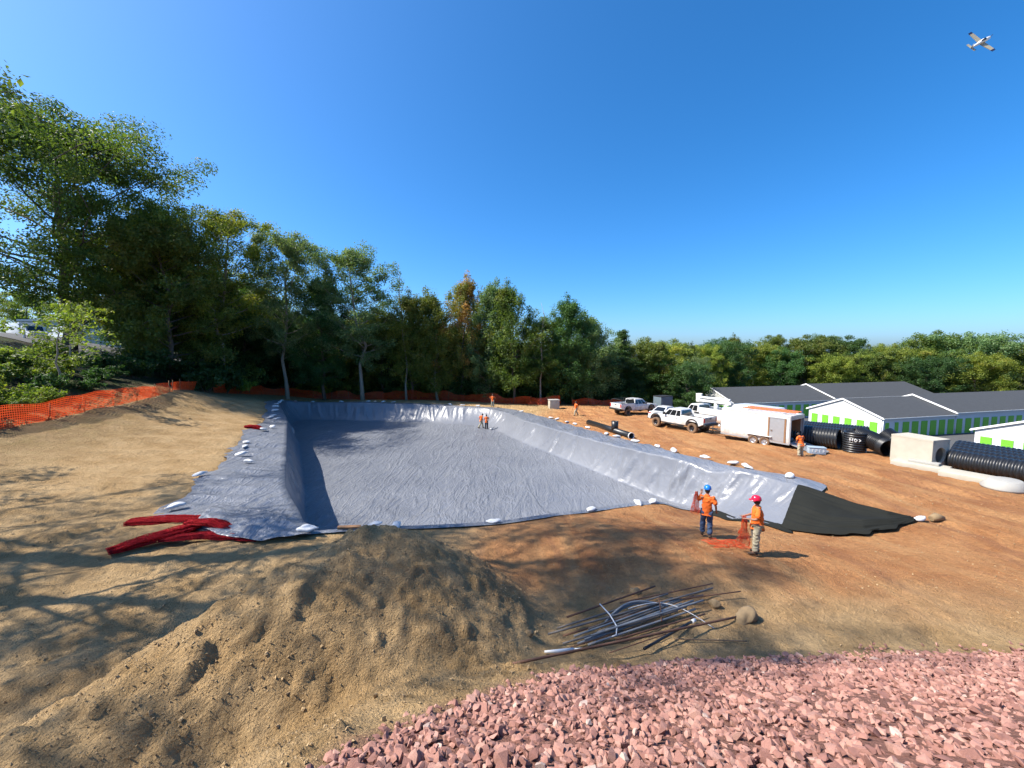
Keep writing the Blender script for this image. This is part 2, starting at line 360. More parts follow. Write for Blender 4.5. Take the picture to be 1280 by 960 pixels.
def ground_mat():
    m, N, L, B = node_mat('ground')
    at = N.new('ShaderNodeAttribute'); at.attribute_name = 'soil'
    sp = N.new('ShaderNodeSeparateColor'); L.new(at.outputs['Color'], sp.inputs[0])
    tc = N.new('ShaderNodeTexCoord')
    def noise(scale, det=6, rough=0.55, vec=None):
        n = N.new('ShaderNodeTexNoise'); n.inputs['Scale'].default_value = scale; n.inputs['Detail'].default_value = det; n.inputs['Roughness'].default_value = rough
        L.new(vec if vec is not None else tc.outputs['Object'], n.inputs['Vector']); return n.outputs['Fac']
    def mix(a, b, f, bt='MIX'):
        x = N.new('ShaderNodeMix'); x.data_type = 'RGBA'; x.blend_type = bt
        for k, v in (('A', a), ('B', b), ('Factor', f)):
            if isinstance(v, (int, float)): x.inputs[k].default_value = v
            elif isinstance(v, tuple): x.inputs[k].default_value = rgb(v)
            else: L.new(v, x.inputs[k])
        return x.outputs['Result']
    def ramp(v, a, b, c=0.0, d=1.0):
        r = N.new('ShaderNodeMapRange'); r.inputs['From Min'].default_value = a; r.inputs['From Max'].default_value = b
        r.inputs['To Min'].default_value = c; r.inputs['To Max'].default_value = d; L.new(v, r.inputs['Value']); return r.outputs[0]
    tan = mix((0.33, 0.215, 0.100), (0.44, 0.305, 0.158), ramp(noise(0.9), 0.35, 0.65))
    red = mix((0.32, 0.140, 0.055), (0.44, 0.225, 0.095), ramp(noise(0.7), 0.35, 0.65))
    # tracks: soil smeared along the haul direction
    mp = N.new('ShaderNodeMapping'); mp.inputs['Rotation'].default_value = (0, 0, R(-24)); mp.inputs['Scale'].default_value = (1.6, 0.07, 1)
    L.new(tc.outputs['Object'], mp.inputs['Vector'])
    streak = noise(1.0, 6, 0.6, mp.outputs[0])
    red = mix(red, (0.42, 0.24, 0.108), ramp(streak, 0.52, 0.68, 0, 0.75))
    red = mix(red, (0.25, 0.115, 0.06), ramp(streak, 0.47, 0.34, 0, 0.6))
    soil = mix(tan, red, sp.outputs[1])
    soil = mix(soil, mix((0.78, 0.78, 0.78), (1.5, 1.45, 1.4), ramp(noise(7, 8, 0.65), 0.3, 0.7)), 0.55, 'MULTIPLY')
    # pale and dark specks of grit
    vo = N.new('ShaderNodeTexVoronoi'); vo.inputs['Scale'].default_value = 16; L.new(tc.outputs['Object'], vo.inputs['Vector'])
    grit = ramp(vo.outputs['Distance'], 0.16, 0.08)
    soil = mix(soil, mix((0.20, 0.12, 0.07), (0.58, 0.48, 0.35), vo.outputs['Color']), grit)
    veg = mix((0.045, 0.038, 0.022), (0.05, 0.065, 0.02), ramp(noise(1.3), 0.42, 0.6))
    base = mix(soil, veg, sp.outputs[0])
    base = mix(base, (0.30, 0.15, 0.115), sp.outputs[2])
    L.new(base, B.inputs['Base Color']); B.inputs['Roughness'].default_value = 0.95; B.inputs['Specular IOR Level'].default_value = 0.15
    h = N.new('ShaderNodeMath'); h.operation = 'MULTIPLY_ADD'; h.inputs[1].default_value = 1.0
    L.new(noise(5, 10, 0.66), h.inputs[0]); L.new(noise(26, 7, 0.62), h.inputs[2]); h.inputs[1].default_value = 1.5
    h2 = N.new('ShaderNodeMath'); h2.operation = 'MULTIPLY_ADD'; h2.inputs[1].default_value = 0.8
    L.new(streak, h2.inputs[0]); L.new(h.outputs[0], h2.inputs[2])
    h3 = N.new('ShaderNodeMath'); h3.operation = 'MULTIPLY_ADD'; h3.inputs[1].default_value = 0.5
    L.new(grit, h3.inputs[0]); L.new(h2.outputs[0], h3.inputs[2])
    bp = N.new('ShaderNodeBump'); bp.inputs['Strength'].default_value = 1.0; bp.inputs['Distance'].default_value = 0.11
    L.new(h3.outputs[0], bp.inputs['Height']); L.new(bp.outputs[0], B.inputs['Normal'])
    return m
M['ground'] = ground_mat()

def liner_mat():
    m, N, L, B = node_mat('liner')
    tc = N.new('ShaderNodeTexCoord')
    no = N.new('ShaderNodeTexNoise'); no.inputs['Scale'].default_value = 0.35; no.inputs['Detail'].default_value = 5; L.new(tc.outputs['Object'], no.inputs['Vector'])
    mx = N.new('ShaderNodeMix'); mx.data_type = 'RGBA'; mx.inputs['A'].default_value = (0.148, 0.158, 0.183, 1); mx.inputs['B'].default_value = (0.176, 0.186, 0.211, 1)
    mr = N.new('ShaderNodeMapRange'); mr.inputs['From Min'].default_value = 0.35; mr.inputs['From Max'].default_value = 0.65; L.new(no.outputs['Fac'], mr.inputs['Value'])
    L.new(mr.outputs[0], mx.inputs['Factor']); L.new(mx.outputs['Result'], B.inputs['Base Color'])
    B.inputs['Roughness'].default_value = 0.34; B.inputs['Specular IOR Level'].default_value = 0.6
    # wrinkles: crease lines warped by noise, several directions
    def crease(scale, rot, stretch, dist):
        mp = N.new('ShaderNodeMapping'); mp.inputs['Rotation'].default_value = (0, 0, R(rot)); mp.inputs['Scale'].default_value = (scale, scale * stretch, scale)
        L.new(tc.outputs['Object'], mp.inputs['Vector'])
        n = N.new('ShaderNodeTexNoise'); n.inputs['Scale'].default_value = 1.0; n.inputs['Detail'].default_value = 3; n.inputs['Distortion'].default_value = dist
        L.new(mp.outputs[0], n.inputs['Vector'])
        a = N.new('ShaderNodeMath'); a.operation = 'SUBTRACT'; a.inputs[1].default_value = 0.5; L.new(n.outputs['Fac'], a.inputs[0])
        b = N.new('ShaderNodeMath'); b.operation = 'ABSOLUTE'; L.new(a.outputs[0], b.inputs[0])
        c = N.new('ShaderNodeMapRange'); c.inputs['From Min'].default_value = 0.0; c.inputs['From Max'].default_value = 0.09; c.inputs['To Min'].default_value = 1; c.inputs['To Max'].default_value = 0
        c.interpolation_type = 'SMOOTHERSTEP'; L.new(b.outputs[0], c.inputs['Value']); return c.outputs[0]
    cs = [crease(0.6, 28, 0.22, 0.6), crease(0.9, -50, 0.30, 1.0), crease(2.1, 62, 0.35, 1.0), crease(3.2, 5, 0.6, 1.5)]
    acc = cs[0]
    for i, c in enumerate(cs[1:]):
        a = N.new('ShaderNodeMath'); a.operation = 'MULTIPLY_ADD'; a.inputs[1].default_value = (0.8, 0.5, 0.4)[i]
        L.new(c, a.inputs[0]); L.new(acc, a.inputs[2]); acc = a.outputs[0]
    at = N.new('ShaderNodeAttribute'); at.attribute_name = 'crinkle'
    wm = N.new('ShaderNodeMath'); wm.operation = 'MULTIPLY'; L.new(acc, wm.inputs[0]); L.new(at.outputs['Fac'], wm.inputs[1]); acc = wm.outputs[0]
    bp = N.new('ShaderNodeBump'); bp.inputs['Strength'].default_value = 0.6; bp.inputs['Distance'].default_value = 0.08
    L.new(acc, bp.inputs['Height']); L.new(bp.outputs[0], B.inputs['Normal'])
    return m
M['liner'] = liner_mat()

# ------------------------------------------------------------------ terrain
# loop of the lined pit: crease of the rim, foot of the wall, outer edge of the sheet (x, y, z), counted round the pit
LOOP = [
 ((-6.75, 12.55, .30), (-5.9, 15.0, -2.9), (-6.9, 12.15, .32)),
 ((-7.3, 13.3, .28), (-6.6, 15.2, -2.9), (-9.3, 12.25, .42)),
 ((-8.0, 14.3, .26), (-7.4, 15.8, -2.9), (-12.5, 13.5, .42)),
 ((-10.1, 17.08, .20), (-9.45, 17.6, -2.9), (-14.0, 17.0, .42)),
 ((-15.03, 25.7, -.1), (-14.2, 26.2, -2.9), (-17.9, 24.6, .22)),
 ((-22.0, 38.0, -.3), (-21.1, 38.3, -2.9), (-23.7, 37.2, 0.0)),
 ((-31.3, 54.0, -.5), (-29.0, 52.2, -2.9), (-32.6, 54.8, -.4)),
 ((-21.0, 53.8, -.7), (-20.6, 52.4, -2.9), (-21.0, 54.9, -.65)),
 ((-11.0, 52.9, -.9), (-10.8, 51.0, -2.9), (-11.0, 54.1, -.85)),
 ((-3.4, 51.2, -1.1), (-4.0, 48.6, -2.9), (-2.6, 52.4, -1.1)),
 ((-0.6, 47.6, -1.15), (-2.2, 46.6, -2.9), (1.3, 49.2, -1.15)),
 ((1.21, 42.06, -1.1), (-0.2, 42.1, -2.9), (4.0, 43.4, -1.08)),
 ((7.66, 29.31, -.8), (6.5, 29.5, -2.9), (9.7, 30.3, -.8)),
 ((10.75, 23.49, -.45), (9.8, 23.5, -2.9), (11.7, 24.4, -.45)),
 ((12.2, 21.2, -.28), (10.6, 21.7, -2.6), (13.0, 21.6, -.28)),
 ((12.96, 20.04, -.2), (11.0, 19.8, -2.1), (13.7, 20.6, -.2)),
 ((13.5, 17.9, -.1), (11.35, 17.9, -1.62), (14.9, 18.2, -.1)),
 ((12.4, 16.4, -.85), (11.55, 16.5, -1.32), (12.45, 16.25, -.85)),
 ((11.6, 16.1, -1.25), (11.45, 16.9, -1.38), (11.65, 15.95, -1.25)),
 ((11.05, 18.6, -1.93), (11.05, 19.2, -1.98), (10.95, 18.5, -1.9)),
 ((10.3, 20.9, -2.4), (10.4, 21.9, -2.62), (10.15, 20.65, -2.35)),
 ((8.17, 20.51, -1.85), (8.3, 22.5, -2.9), (8.05, 20.0, -1.75)),
 ((3.69, 17.59, -1.0), (3.5, 20.0, -2.9), (3.75, 17.1, -.93)),
 ((-.64, 15.09, -.5), (-.8, 18.0, -2.9), (-.6, 14.65, -.42)),
 ((-4.07, 13.8, -.1), (-3.8, 16.8, -2.9), (-4.1, 13.4, -.02)),
]
CTRL = [l[0] for l in LOOP] + [l[2] for l in LOOP] + [
 (7.76, 47.1, -1.4), (13.8, 49.7, -1.3), (14.8, 38.6, -1.0), (17.2, 34.6, -.9), (20.7, 27.7, -.62), (25, 24, -.55), (26, 19.5, -.5), (18.7, 25, -.55),
 (18, 14, -.2), (24, 14, -.3), (12, 9.5, .05), (20, 8, .1), (7.3, 7.5, .15), (10.2, 7.3, .12), (30, 10, -.2),
 (7.5, 11.7, 0), (6.8, 13.3, -.22), (12.1, 14, -.62), (15.2, 14.7, -.32), (9.5, 15, -.75), (6, 17, -1.05), (3, 13, -.1),
 (-20, 16, .95), (-26.4, 20, 2.05), (-27.2, 24, 2.3), (-31.4, 36, 2.75), (-35, 45, 1.7), (-36.3, 57, .2), (-34.5, 60, -.35), (-20, 62, -1.2),
 (-1.2, 60, -1.6), (14.8, 60, -1.9), (7, 58, -1.6), (-24, 31, .8), (-28, 44, .5), (-20, 30, .35),
 (-36, 30, 4.5), (-37, 35, 4.2), (-44, 40, 5.1), (-52.6, 48, 7.2), (-81, 65, 8.1), (-42, 20, 4.2), (-30, 10, 2.3), (-20, 5, 1.2), (-60, 60, 7), (-46, 60, 3), (-100, 60, 8.6),
 (0, 7.5, .3), (-8, 7.3, .5), (-11, 10.7, .5), (0, 10, .12), (5, 8.5, .3), (-15, 9, .7), (-12, 3, .8),
 (50, 52, -5.2), (60, 50, -5.3), (40, 66, -5.1), (35, 77, -5.0), (54, 40, -5.2), (72, 58, -5.4), (38, 48, -4.2), (60, 75, -5.3),
 (33, 31, -1.3), (32, 22, -.8), (24, 42, -1.6), (26, 52, -2.6), (100, 100, -6), (0, 120, -3), (60, 130, -5.5), (-60, 120, 3), (140, 60, -6), (150, 150, -6.5), (-130, 120, 9), (-130, 0, 6),
 (100, 0, -3), (0, -40, 2), (60, -40, 0), (-60, -40, 3), (20, -5, .6), (-25, -10, 1.5), (0, -14, 1.5),
]
_c = np.array(CTRL, float); _n = len(_c)
def _phi(r2): return 0.5 * r2 * np.log(np.maximum(r2, 1e-12))
_d2 = ((_c[:, None, :2] - _c[None, :, :2]) ** 2).sum(-1)
_A = np.zeros((_n + 3, _n + 3)); _A[:_n, :_n] = _phi(_d2) + np.eye(_n) * 0.02
_A[:_n, _n] = 1; _A[:_n, _n + 1:] = _c[:, :2]; _A[_n:, :_n] = _A[:_n, _n:].T
_w = np.linalg.solve(_A, np.concatenate([_c[:, 2], [0, 0, 0]]))
def base_h(x, y):
    x = np.clip(np.asarray(x, float), -150, 150); y = np.clip(np.asarray(y, float), -60, 150)
    sh = x.shape; x = x.ravel(); y = y.ravel(); out = np.empty(len(x))
    for i in range(0, len(x), 60000):
        a, b = x[i:i + 60000], y[i:i + 60000]
        out[i:i + 60000] = _phi((a[:, None] - _c[None, :, 0]) ** 2 + (b[:, None] - _c[None, :, 1]) ** 2) @ _w[:_n] + _w[_n] + _w[_n + 1] * a + _w[_n + 2] * b
    return out.reshape(sh)

RIDGE = np.array([(-2.75, 7.6, 2.70), (-3.3, 6.9, 2.58), (-3.95, 6.0, 2.42), (-4.6, 5.0, 2.22), (-5.0, 4.0, 2.14), (-5.1, 3.0, 2.3), (-4.7, 1.0, 2.9), (-3.5, -3, 3.4), (-3, -7, 3.0)], float)
def smax(a, b, k):
    h = np.clip(0.5 + 0.5 * (a - b) / k, 0, 1)
    return b * (1 - h) + a * h + k * h * (1 - h)
def mound_h(x, y):
    best = np.full(np.shape(x), -9.0)
    for (p, q) in zip(RIDGE[:-1], RIDGE[1:]):
        d = q[:2] - p[:2]; L2 = (d ** 2).sum()
        t = np.clip(((x - p[0]) * d[0] + (y - p[1]) * d[1]) / L2, 0, 1)
        px, py = p[0] + t * d[0], p[1] + t * d[1]
        r = np.hypot(x - px, y - py); zt = p[2] + t * (q[2] - p[2])
        side = np.where((x - px) * (-d[1]) + (y - py) * d[0] > 0, 1.0, 0.0)
        slope = 0.75
        best = np.maximum(best, zt - slope * (np.sqrt(r * r + 0.20) - 0.40))
    return best
def pile_h(x, y):
    """the heap of red stone the camera stands on"""
    top = 4.72 - 0.615 * np.maximum(y, 0.0) - 0.35 * np.maximum(-y - 4, 0)
    top = np.minimum(top, 4.72)
    return top - 0.42 * np.maximum(-x - 1.6, 0) - 0.30 * np.maximum(x - 12, 0)
def seg_dist(x, y, poly):
    best = np.full(np.shape(x), 1e9)
    n = len(poly)
    for i in range(n):
        p = poly[i]; q = poly[(i + 1) % n]; d = (q[0] - p[0], q[1] - p[1]); L2 = d[0] ** 2 + d[1] ** 2
        t = np.clip(((x - p[0]) * d[0] + (y - p[1]) * d[1]) / L2, 0, 1)
        best = np.minimum(best, (x - p[0] - t * d[0]) ** 2 + (y - p[1] - t * d[1]) ** 2)
    return np.sqrt(best)
def inside(x, y, poly):
    c = np.zeros(np.shape(x), bool); n = len(poly)
    for i in range(n):
        x1, y1 = poly[i]; x2, y2 = poly[(i + 1) % n]
        if y1 == y2: continue
        k = ((y1 > y) != (y2 > y)) & (x < (x2 - x1) * (y - y1) / (y2 - y1) + x1)
        c ^= k
    return c

def dense_loop(idx, n=1150):
    """smooth closed Catmull-Rom through the loop points (all three curves share the parameter)"""
    P = np.array([l[idx] for l in LOOP]); C = np.array([l[0] for l in LOOP]); m = len(P)
    ln = np.linalg.norm(np.roll(C, -1, 0) - C, axis=1); cnt = np.maximum(3, np.round(ln / ln.sum() * n)).astype(int)
    out = []
    for i in range(m):
        p0, p1, p2, p3 = P[i - 1], P[i], P[(i + 1) % m], P[(i + 2) % m]
        for t in np.arange(cnt[i]) / cnt[i]:
            L = np.linalg.norm(p2 - p1)
            m1 = (p2 - p0); m2 = (p3 - p1)
            m1 = m1 / (np.linalg.norm(m1) + 1e-9) * L * 0.6; m2 = m2 / (np.linalg.norm(m2) + 1e-9) * L * 0.6
            t2, t3 = t * t, t ** 3
            out.append((2 * t3 - 3 * t2 + 1) * p1 + (t3 - 2 * t2 + t) * m1 + (-2 * t3 + 3 * t2) * p2 + (t3 - t2) * m2)
    return np.array(out)
CRE, FOOT, OUT = dense_loop(0), dense_loop(1), dense_loop(2)
POLY_C = [tuple(p[:2]) for p in CRE[::9]]; POLY_O = [tuple(p[:2]) for p in OUT[::9]]

TDIR = (-0.40, 0.917)                       # haul road direction
def stony(x, y):
    """where the heap is red stone (1) and where it is dirt (0)"""
    edge = np.interp(y, [-8, 2.0, 3.2, 4.5, 5.8, 6.7, 7.4], [-2.3, -1.75, -1.25, -0.5, 0.9, 3.1, 7.4])
    return sstep(-0.35, 0.35, x - edge + 0.5 * fbm(x * 0.9, y * 0.9, 51, 3))
def H(x, y, fine=False):
    x = np.asarray(x, float); y = np.asarray(y, float)
    b = base_h(x, y)
    near = (np.abs(x) < 25) & (np.abs(y) < 20)
    z = np.where(near, smax(smax(b, mound_h(x, y), 0.25), pile_h(x, y), 0.30), b)
    return z
def gz(x, y): return float(H(np.array([float(x)]), np.array([float(y)]))[0])

def detail(x, y, b, z):
    on_mound = sstep(0.15, 0.6, z - b)
    st = stony(x, y) * on_mound
    n = 0.035 * fbm(x * 0.8, y * 0.8, 3, 4) + 0.05 * fbm(x * 0.25, y * 0.25, 9, 3)
    # lumps and slumps on the dirt heap
    lump = np.abs(fbm(x * 1.6 + 3, y * 1.6, 21, 5, 0.55))
    ero = fbm(x * 3.0, y * 0.9 + 0.6 * x, 28, 4)
    n = n + on_mound * (1 - st) * (0.15 * (lump - 0.12) + 0.05 * ero + 0.16 * np.maximum(fbm(x * 3.8, y * 3.8, 33, 4), 0) + 0.10 * np.maximum(vnoise(x * 6.5, y * 6.5, 35) - .12, 0) + 0.07 * np.abs(fbm(x * 9, y * 9, 37, 2)))
    # wheel ruts of the haul road on the right and of the machines on the left
    u = x * TDIR[1] - y * TDIR[0]; v = x * TDIR[0] + y * TDIR[1]
    road = sstep(17.5, 20, u) * sstep(36, 30, u) * (1 - sstep(55, 60, y))
    n = n + road * (0.24 * vnoise(u * 1.3, v * 0.07, 41) + 0.12 * vnoise(u * 3.4, v * 0.2, 42) + 0.05 * vnoise(u * 8, v * 0.9, 46))
    u2 = x * 0.80 - y * 0.6 * -1; v2 = -x * 0.6 + y * 0.8
    left = sstep(-5, -9, x) * sstep(40, 30, y) * (1 - on_mound)
    n = n + left * (0.20 * vnoise(v2 * 1.1 + 0.4 * vnoise(x * .3, y * .3, 5), u2 * 0.16, 43) + 0.11 * vnoise(v2 * 3.2, u2 * 0.4, 44) + 0.05 * vnoise(v2 * 7, u2 * 1.6, 45))
    fg = sstep(16, 11, y) * (1 - on_mound)
    n = n + fg * (0.05 * fbm(x * 2.2, y * 2.2, 47, 4) + 0.05 * np.abs(fbm(x * 1.1, y * 1.7, 49, 3)))
    return n

def axis(lo, a, b, hi, d, g):
    v = list(np.arange(a, b, d)); s = d; x = b
    while x < hi: v.append(x); s *= g; x += s
    v.append(hi); s = d; x = a; w = []
    while x > lo: s *= g; x -= s; w.append(x)
    w[-1] = lo
    return np.array(w[::-1] + v)
gx = axis(-900, -7.5, 9.5, 900, 0.055, 1.023); gy = axis(-300, 2.0, 10.5, 1200, 0.055, 1.020)
X, Y = np.meshgrid(gx, gy)
B0 = base_h(X, Y); Z0 = H(X, Y); DT = detail(X, Y, B0, Z0)
Z = Z0 + DT
inO = np.zeros(X.shape, bool); inC = inO.copy(); dO = np.full(X.shape, 9.0); dC = dO.copy()
_k = (X > -34) & (X < 16) & (Y > 11) & (Y < 57)
inO[_k] = inside(X[_k], Y[_k], POLY_O); inC[_k] = inside(X[_k], Y[_k], POLY_C)
_k = inO | inC
dO[_k] = seg_dist(X[_k], Y[_k], POLY_O); dC[_k] = seg_dist(X[_k], Y[_k], POLY_C)
Z = np.where(inO, Z0 + DT * sstep(0.5, 0, dO) - 0.22 * sstep(0.12, 0.5, dO), Z)
Z = np.where(inC, np.minimum(Z0 - 0.4, Z0 - 0.4 + (-3.5 - Z0 + 0.4) * np.clip(dC / 0.55, 0, 1)), Z)
Z = np.where(inC, np.maximum(Z, -3.6), Z)
ny, nx = X.shape
idx = np.arange(nx * ny).reshape(ny, nx)
F = np.stack([idx[:-1, :-1], idx[:-1, 1:], idx[1:, 1:], idx[1:, :-1]], -1).reshape(-1, 4)
gme = np_mesh('ground', np.stack([X, Y, Z], -1).reshape(-1, 3), F, M['ground'], True)
onm = sstep(0.15, 0.6, Z0 - B0)
# plants and litter: beyond the fences
fen = np.interp(X, [-60, -36.5, -20, 0, 8, 15, 22, 30, 40], [62, 61, 63.5, 61.5, 59.5, 61.5, 60, 56, 50])
veg = sstep(-1, 2, Y - fen + 1.5 * fbm(X * .3, Y * .3, 61, 3))
lf = np.interp(Y, [-20, 10, 20, 24, 36, 45, 57, 62], [-24, -26, -27.5, -28.5, -32.5, -36, -37.5, -38])
veg = np.maximum(veg, sstep(-0.8, 1.5, lf - X + 1.2 * fbm(X * .4, Y * .4, 63, 3)))
veg = np.where((X > 30) & (Y > 30), np.maximum(veg, sstep(30, 34, X) * 0.8), veg)
redm = sstep(-4.0, 1.0, X - 0.16 * (Y - 10) + 2.5 * fbm(X * .22, Y * .22, 71, 3)) * sstep(7.6, 10.6, Y + 1.2 * fbm(X * .5, Y * .5, 73, 3))
veg = np.maximum(veg, 0.42 * sstep(-7.5, 0.5, lf - X + 2.5 * fbm(X * .25, Y * .25, 65, 3)) * (Y < 60))
ston = stony(X, Y) * onm
soil = np.stack([np.clip(veg, 0, 1), redm, ston, np.ones_like(veg)], -1).reshape(-1, 4).astype(np.float32)
ca = gme.color_attributes.new('soil', 'FLOAT_COLOR', 'POINT'); ca.data.foreach_set('color', soil.ravel())
ground = tag(link('ground', gme), kind='structure')

# ------------------------------------------------------------------ the pit liner
def build_liner():
    n = len(CRE); rows = []
    cum = np.concatenate([[0], np.cumsum(np.linalg.norm(np.roll(CRE, -1, 0) - CRE, axis=1))[:-1]])
    per = cum[-1] + np.linalg.norm(CRE[0] - CRE[-1])
    def ring(fr, amp=1.0):           # flap
        p = OUT * (1 - fr) + CRE * fr
        jit = (1 - fr) ** 2 * np.clip(np.linalg.norm(OUT - CRE, axis=1) / 2.5, 0, 1) * 0.55 * fbm(cum * 0.7, cum * 0, 85, 3); dn = (OUT - CRE)[:, :2]; p = p.copy(); p[:, :2] += dn / (np.linalg.norm(dn, axis=1)[:, None] + 1e-6) * jit[:, None]
        z = base_h(p[:, 0], p[:, 1]) + 0.045
        w = np.linalg.norm(OUT - CRE, axis=1)
        z = z + np.clip(w / 2, 0, 1) * 0.15 * (fbm(cum * 0.9, np.full(n, fr * 1.2), 81, 4)) * (4 * fr * (1 - fr) + 0.25)
        z = z + np.clip(w / 3, 0, 1) * 0.20 * np.maximum(vnoise(cum * 1.9 + fr * 0.5, np.full(n, fr * 0.8), 83), 0) * (fr * (1 - fr) * 4)
        return np.column_stack([p[:, 0], p[:, 1], z])
    for fr in np.linspace(0, 1, 11): rows.append(ring(fr))
    crest = rows[-1].copy()
    inw = FOOT[:, :2] - CRE[:, :2]; inw = inw / (np.linalg.norm(inw, axis=1)[:, None] + 1e-6)
    # folds hanging down the wall: narrow ridges at uneven places
    def folds(s):
        f = np.zeros(n); r = np.random.default_rng(5)
        for k in range(340):
            c = r.uniform(0, per); wd = r.uniform(0.07, 0.20); a = r.uniform(0.05, 0.17) * (1 if r.random() < .6 else -.6); sl = r.uniform(-1.0, 1.0)
            top = r.uniform(-0.3, 0.25); bot = r.uniform(0.35, 1.5)
            d = np.abs((cum - c - sl * s + per / 2) % per - per / 2)
            f += a * np.exp(-(d / wd) ** 2) * float(np.clip((s - top) / 0.2, 0, 1) * np.clip((bot - s) / 0.3, 0, 1))
        for k in range(46):                       # gathered folds at the near end of the right wall
            c = r.uniform(end0, end1); wd = r.uniform(.035, .10); a = r.uniform(.04, .12); sl = r.uniform(-.5, .7)
            f += a * np.exp(-(np.abs(cum - c - sl * s) / wd) ** 2) * float(np.clip((r.uniform(.5, 1.3) - s) / .25, 0, 1) * np.clip((s + .15) / .2, 0, 1))
        return f
    ei = np.nonzero((CRE[:, 0] > 10.2) & (CRE[:, 1] < 24.5) & (CRE[:, 2] > -.5) & (CRE[:, 1] > 17.6))[0]; end0, end1 = cum[ei].min(), cum[ei].max()
    for s in np.linspace(0, 1, 25)[1:]:
        lat = s ** 1.25; drop = 1 - (1 - s) ** 1.25
        drop = drop * (1 - 0.0)
        p = crest[:, :2] * (1 - lat) + FOOT[:, :2] * lat
        z = crest[:, 2] * (1 - drop) + FOOT[:, 2] * drop
        hgt = np.clip((crest[:, 2] - FOOT[:, 2]) / 2, 0, 1)
        f = folds(s) + 0.05 * vnoise(cum * 2.2, np.full(n, s * 1.5), 87)
        p = p + inw * (f * hgt * math.sin(min(1, s + 0.15) * math.pi * 0.85))[:, None]
        rows.append(np.column_stack([p, z]))
    foot = rows[-1].copy(); c = np.array([-5.5, 32.5, -2.9])
    fr = np.concatenate([np.linspace(0, 0.12, 13)[1:], np.linspace(0.12, 1, 62)[1:]])
    for s in fr:
        p = foot * (1 - s) + c * s
        p[:, 2] = -2.9 + (foot[:, 2] + 2.9) * (1 - s) ** 14
        a = 0.03 * fbm(p[:, 0] * 0.35, p[:, 1] * 0.35, 91, 3) + 0.03 * np.abs(fbm(p[:, 0] * 1.3 + p[:, 1] * .8, p[:, 1] * 1.0, 93, 3))
        p[:, 2] += a * min(1, s * 12)
        if s >= 1: p[:] = c
        rows.append(p)
    V = np.concatenate(rows); k = len(rows)
    i = np.arange(k - 1)[:, None] * n; j = np.arange(n)[None, :]; j2 = (j + 1) % n
    Fq = np.stack([i + j, i + j2, i + n + j2, i + n + j], -1).reshape(-1, 4)
    me = np_mesh('pit_liner', V, Fq, M['liner'], True)
    ck = np.concatenate([np.full(n * 10, .6), np.full(n * 25, .12), np.full(n * (k - 35), .75)]).astype(np.float32)
    a = me.attributes.new('crinkle', 'FLOAT', 'POINT'); a.data.foreach_set('value', ck)
    return tag(link('pit_liner', me), 'grey blue plastic liner covering the floor and walls of the big pit', 'liner')
build_liner()

def patch(name, fn, nu, nv, mat, thick=0.012, smooth=True):
    u, v = np.meshgrid(np.linspace(0, 1, nu), np.linspace(0, 1, nv))
    P = fn(u, v).reshape(-1, 3)
    ii = np.arange(nu * nv).reshape(nv, nu)
    Fq = np.stack([ii[:-1, :-1], ii[:-1, 1:], ii[1:, 1:], ii[1:, :-1]], -1).reshape(-1, 4)
    me = np_mesh(name, P, Fq, mat, smooth)
    a = me.attributes.new('crinkle', 'FLOAT', 'POINT'); a.data.foreach_set('value', np.full(len(P), .6, np.float32))
    o = link(name, me)
    if thick:
        md = o.modifiers.new('thick', 'SOLIDIFY'); md.thickness = thick; md.offset = 0
    return o

def geotextile(u, v):
    # u from the pit wall to the gathered tail, v from the top of the bank to the ground
    kx = [0, .25, .5, .75, 1]
    tx = np.interp(u, kx, [13.45, 13.95, 14.45, 14.95, 15.55]); ty = np.interp(u, kx, [18.0, 16.95, 15.95, 15.2, 14.85])
    bx = np.interp(u, kx, [11.55, 12.0, 12.95, 14.2, 15.45]); by = np.interp(u, kx, [16.25, 14.35, 13.9, 14.1, 14.55])
    x = tx * (1 - v) + bx * v; y = ty * (1 - v) + by * v
    z = base_h(x, y) + 0.14 - 0.08 * (v > .98)
    rad = v * 7.0 + 0.6 * np.sin(v * 9)
    z = z + (0.20 * np.abs(vnoise(rad * 1.5, u * 1.6, 5)) + 0.10 * vnoise(rad * 3.5, u * 2.5, 6)) * (0.35 + np.sin(u * math.pi * 0.9 + 0.15)) + 0.16 * np.sin(v * math.pi) * (1 - u) ** 0.7 * 0.6
    x = x + 0.10 * vnoise(u * 14, v * 0 + 2, 8) * (v > 0.98); y = y + 0.16 * vnoise(u * 12, v * 0 + 5, 9) * (v > 0.98)
    return np.stack([x, y, z], -1)
tag(patch('geotextile_sheet', geotextile, 90, 60, M['geotextile']), 'black geotextile sheet pulled to a tail over the end of the pit bank', 'fabric sheet')

def black_band(u, v):
    kx = [0, .3, .6, 1]
    x = np.interp(u, kx, [10.1, 10.75, 11.2, 11.75]) - 0.30 * v; y = np.interp(u, kx, [21.0, 19.9, 18.2, 15.9]) - 0.42 * v
    return np.stack([x, y, base_h(x, y) + 0.05 + 0.05 * vnoise(u * 20, v * 3, 3)], -1)
tag(patch('geotextile_strip', black_band, 60, 6, M['geotextile']), 'black fabric strip along the foot of the pit wall behind the two workers', 'fabric sheet')

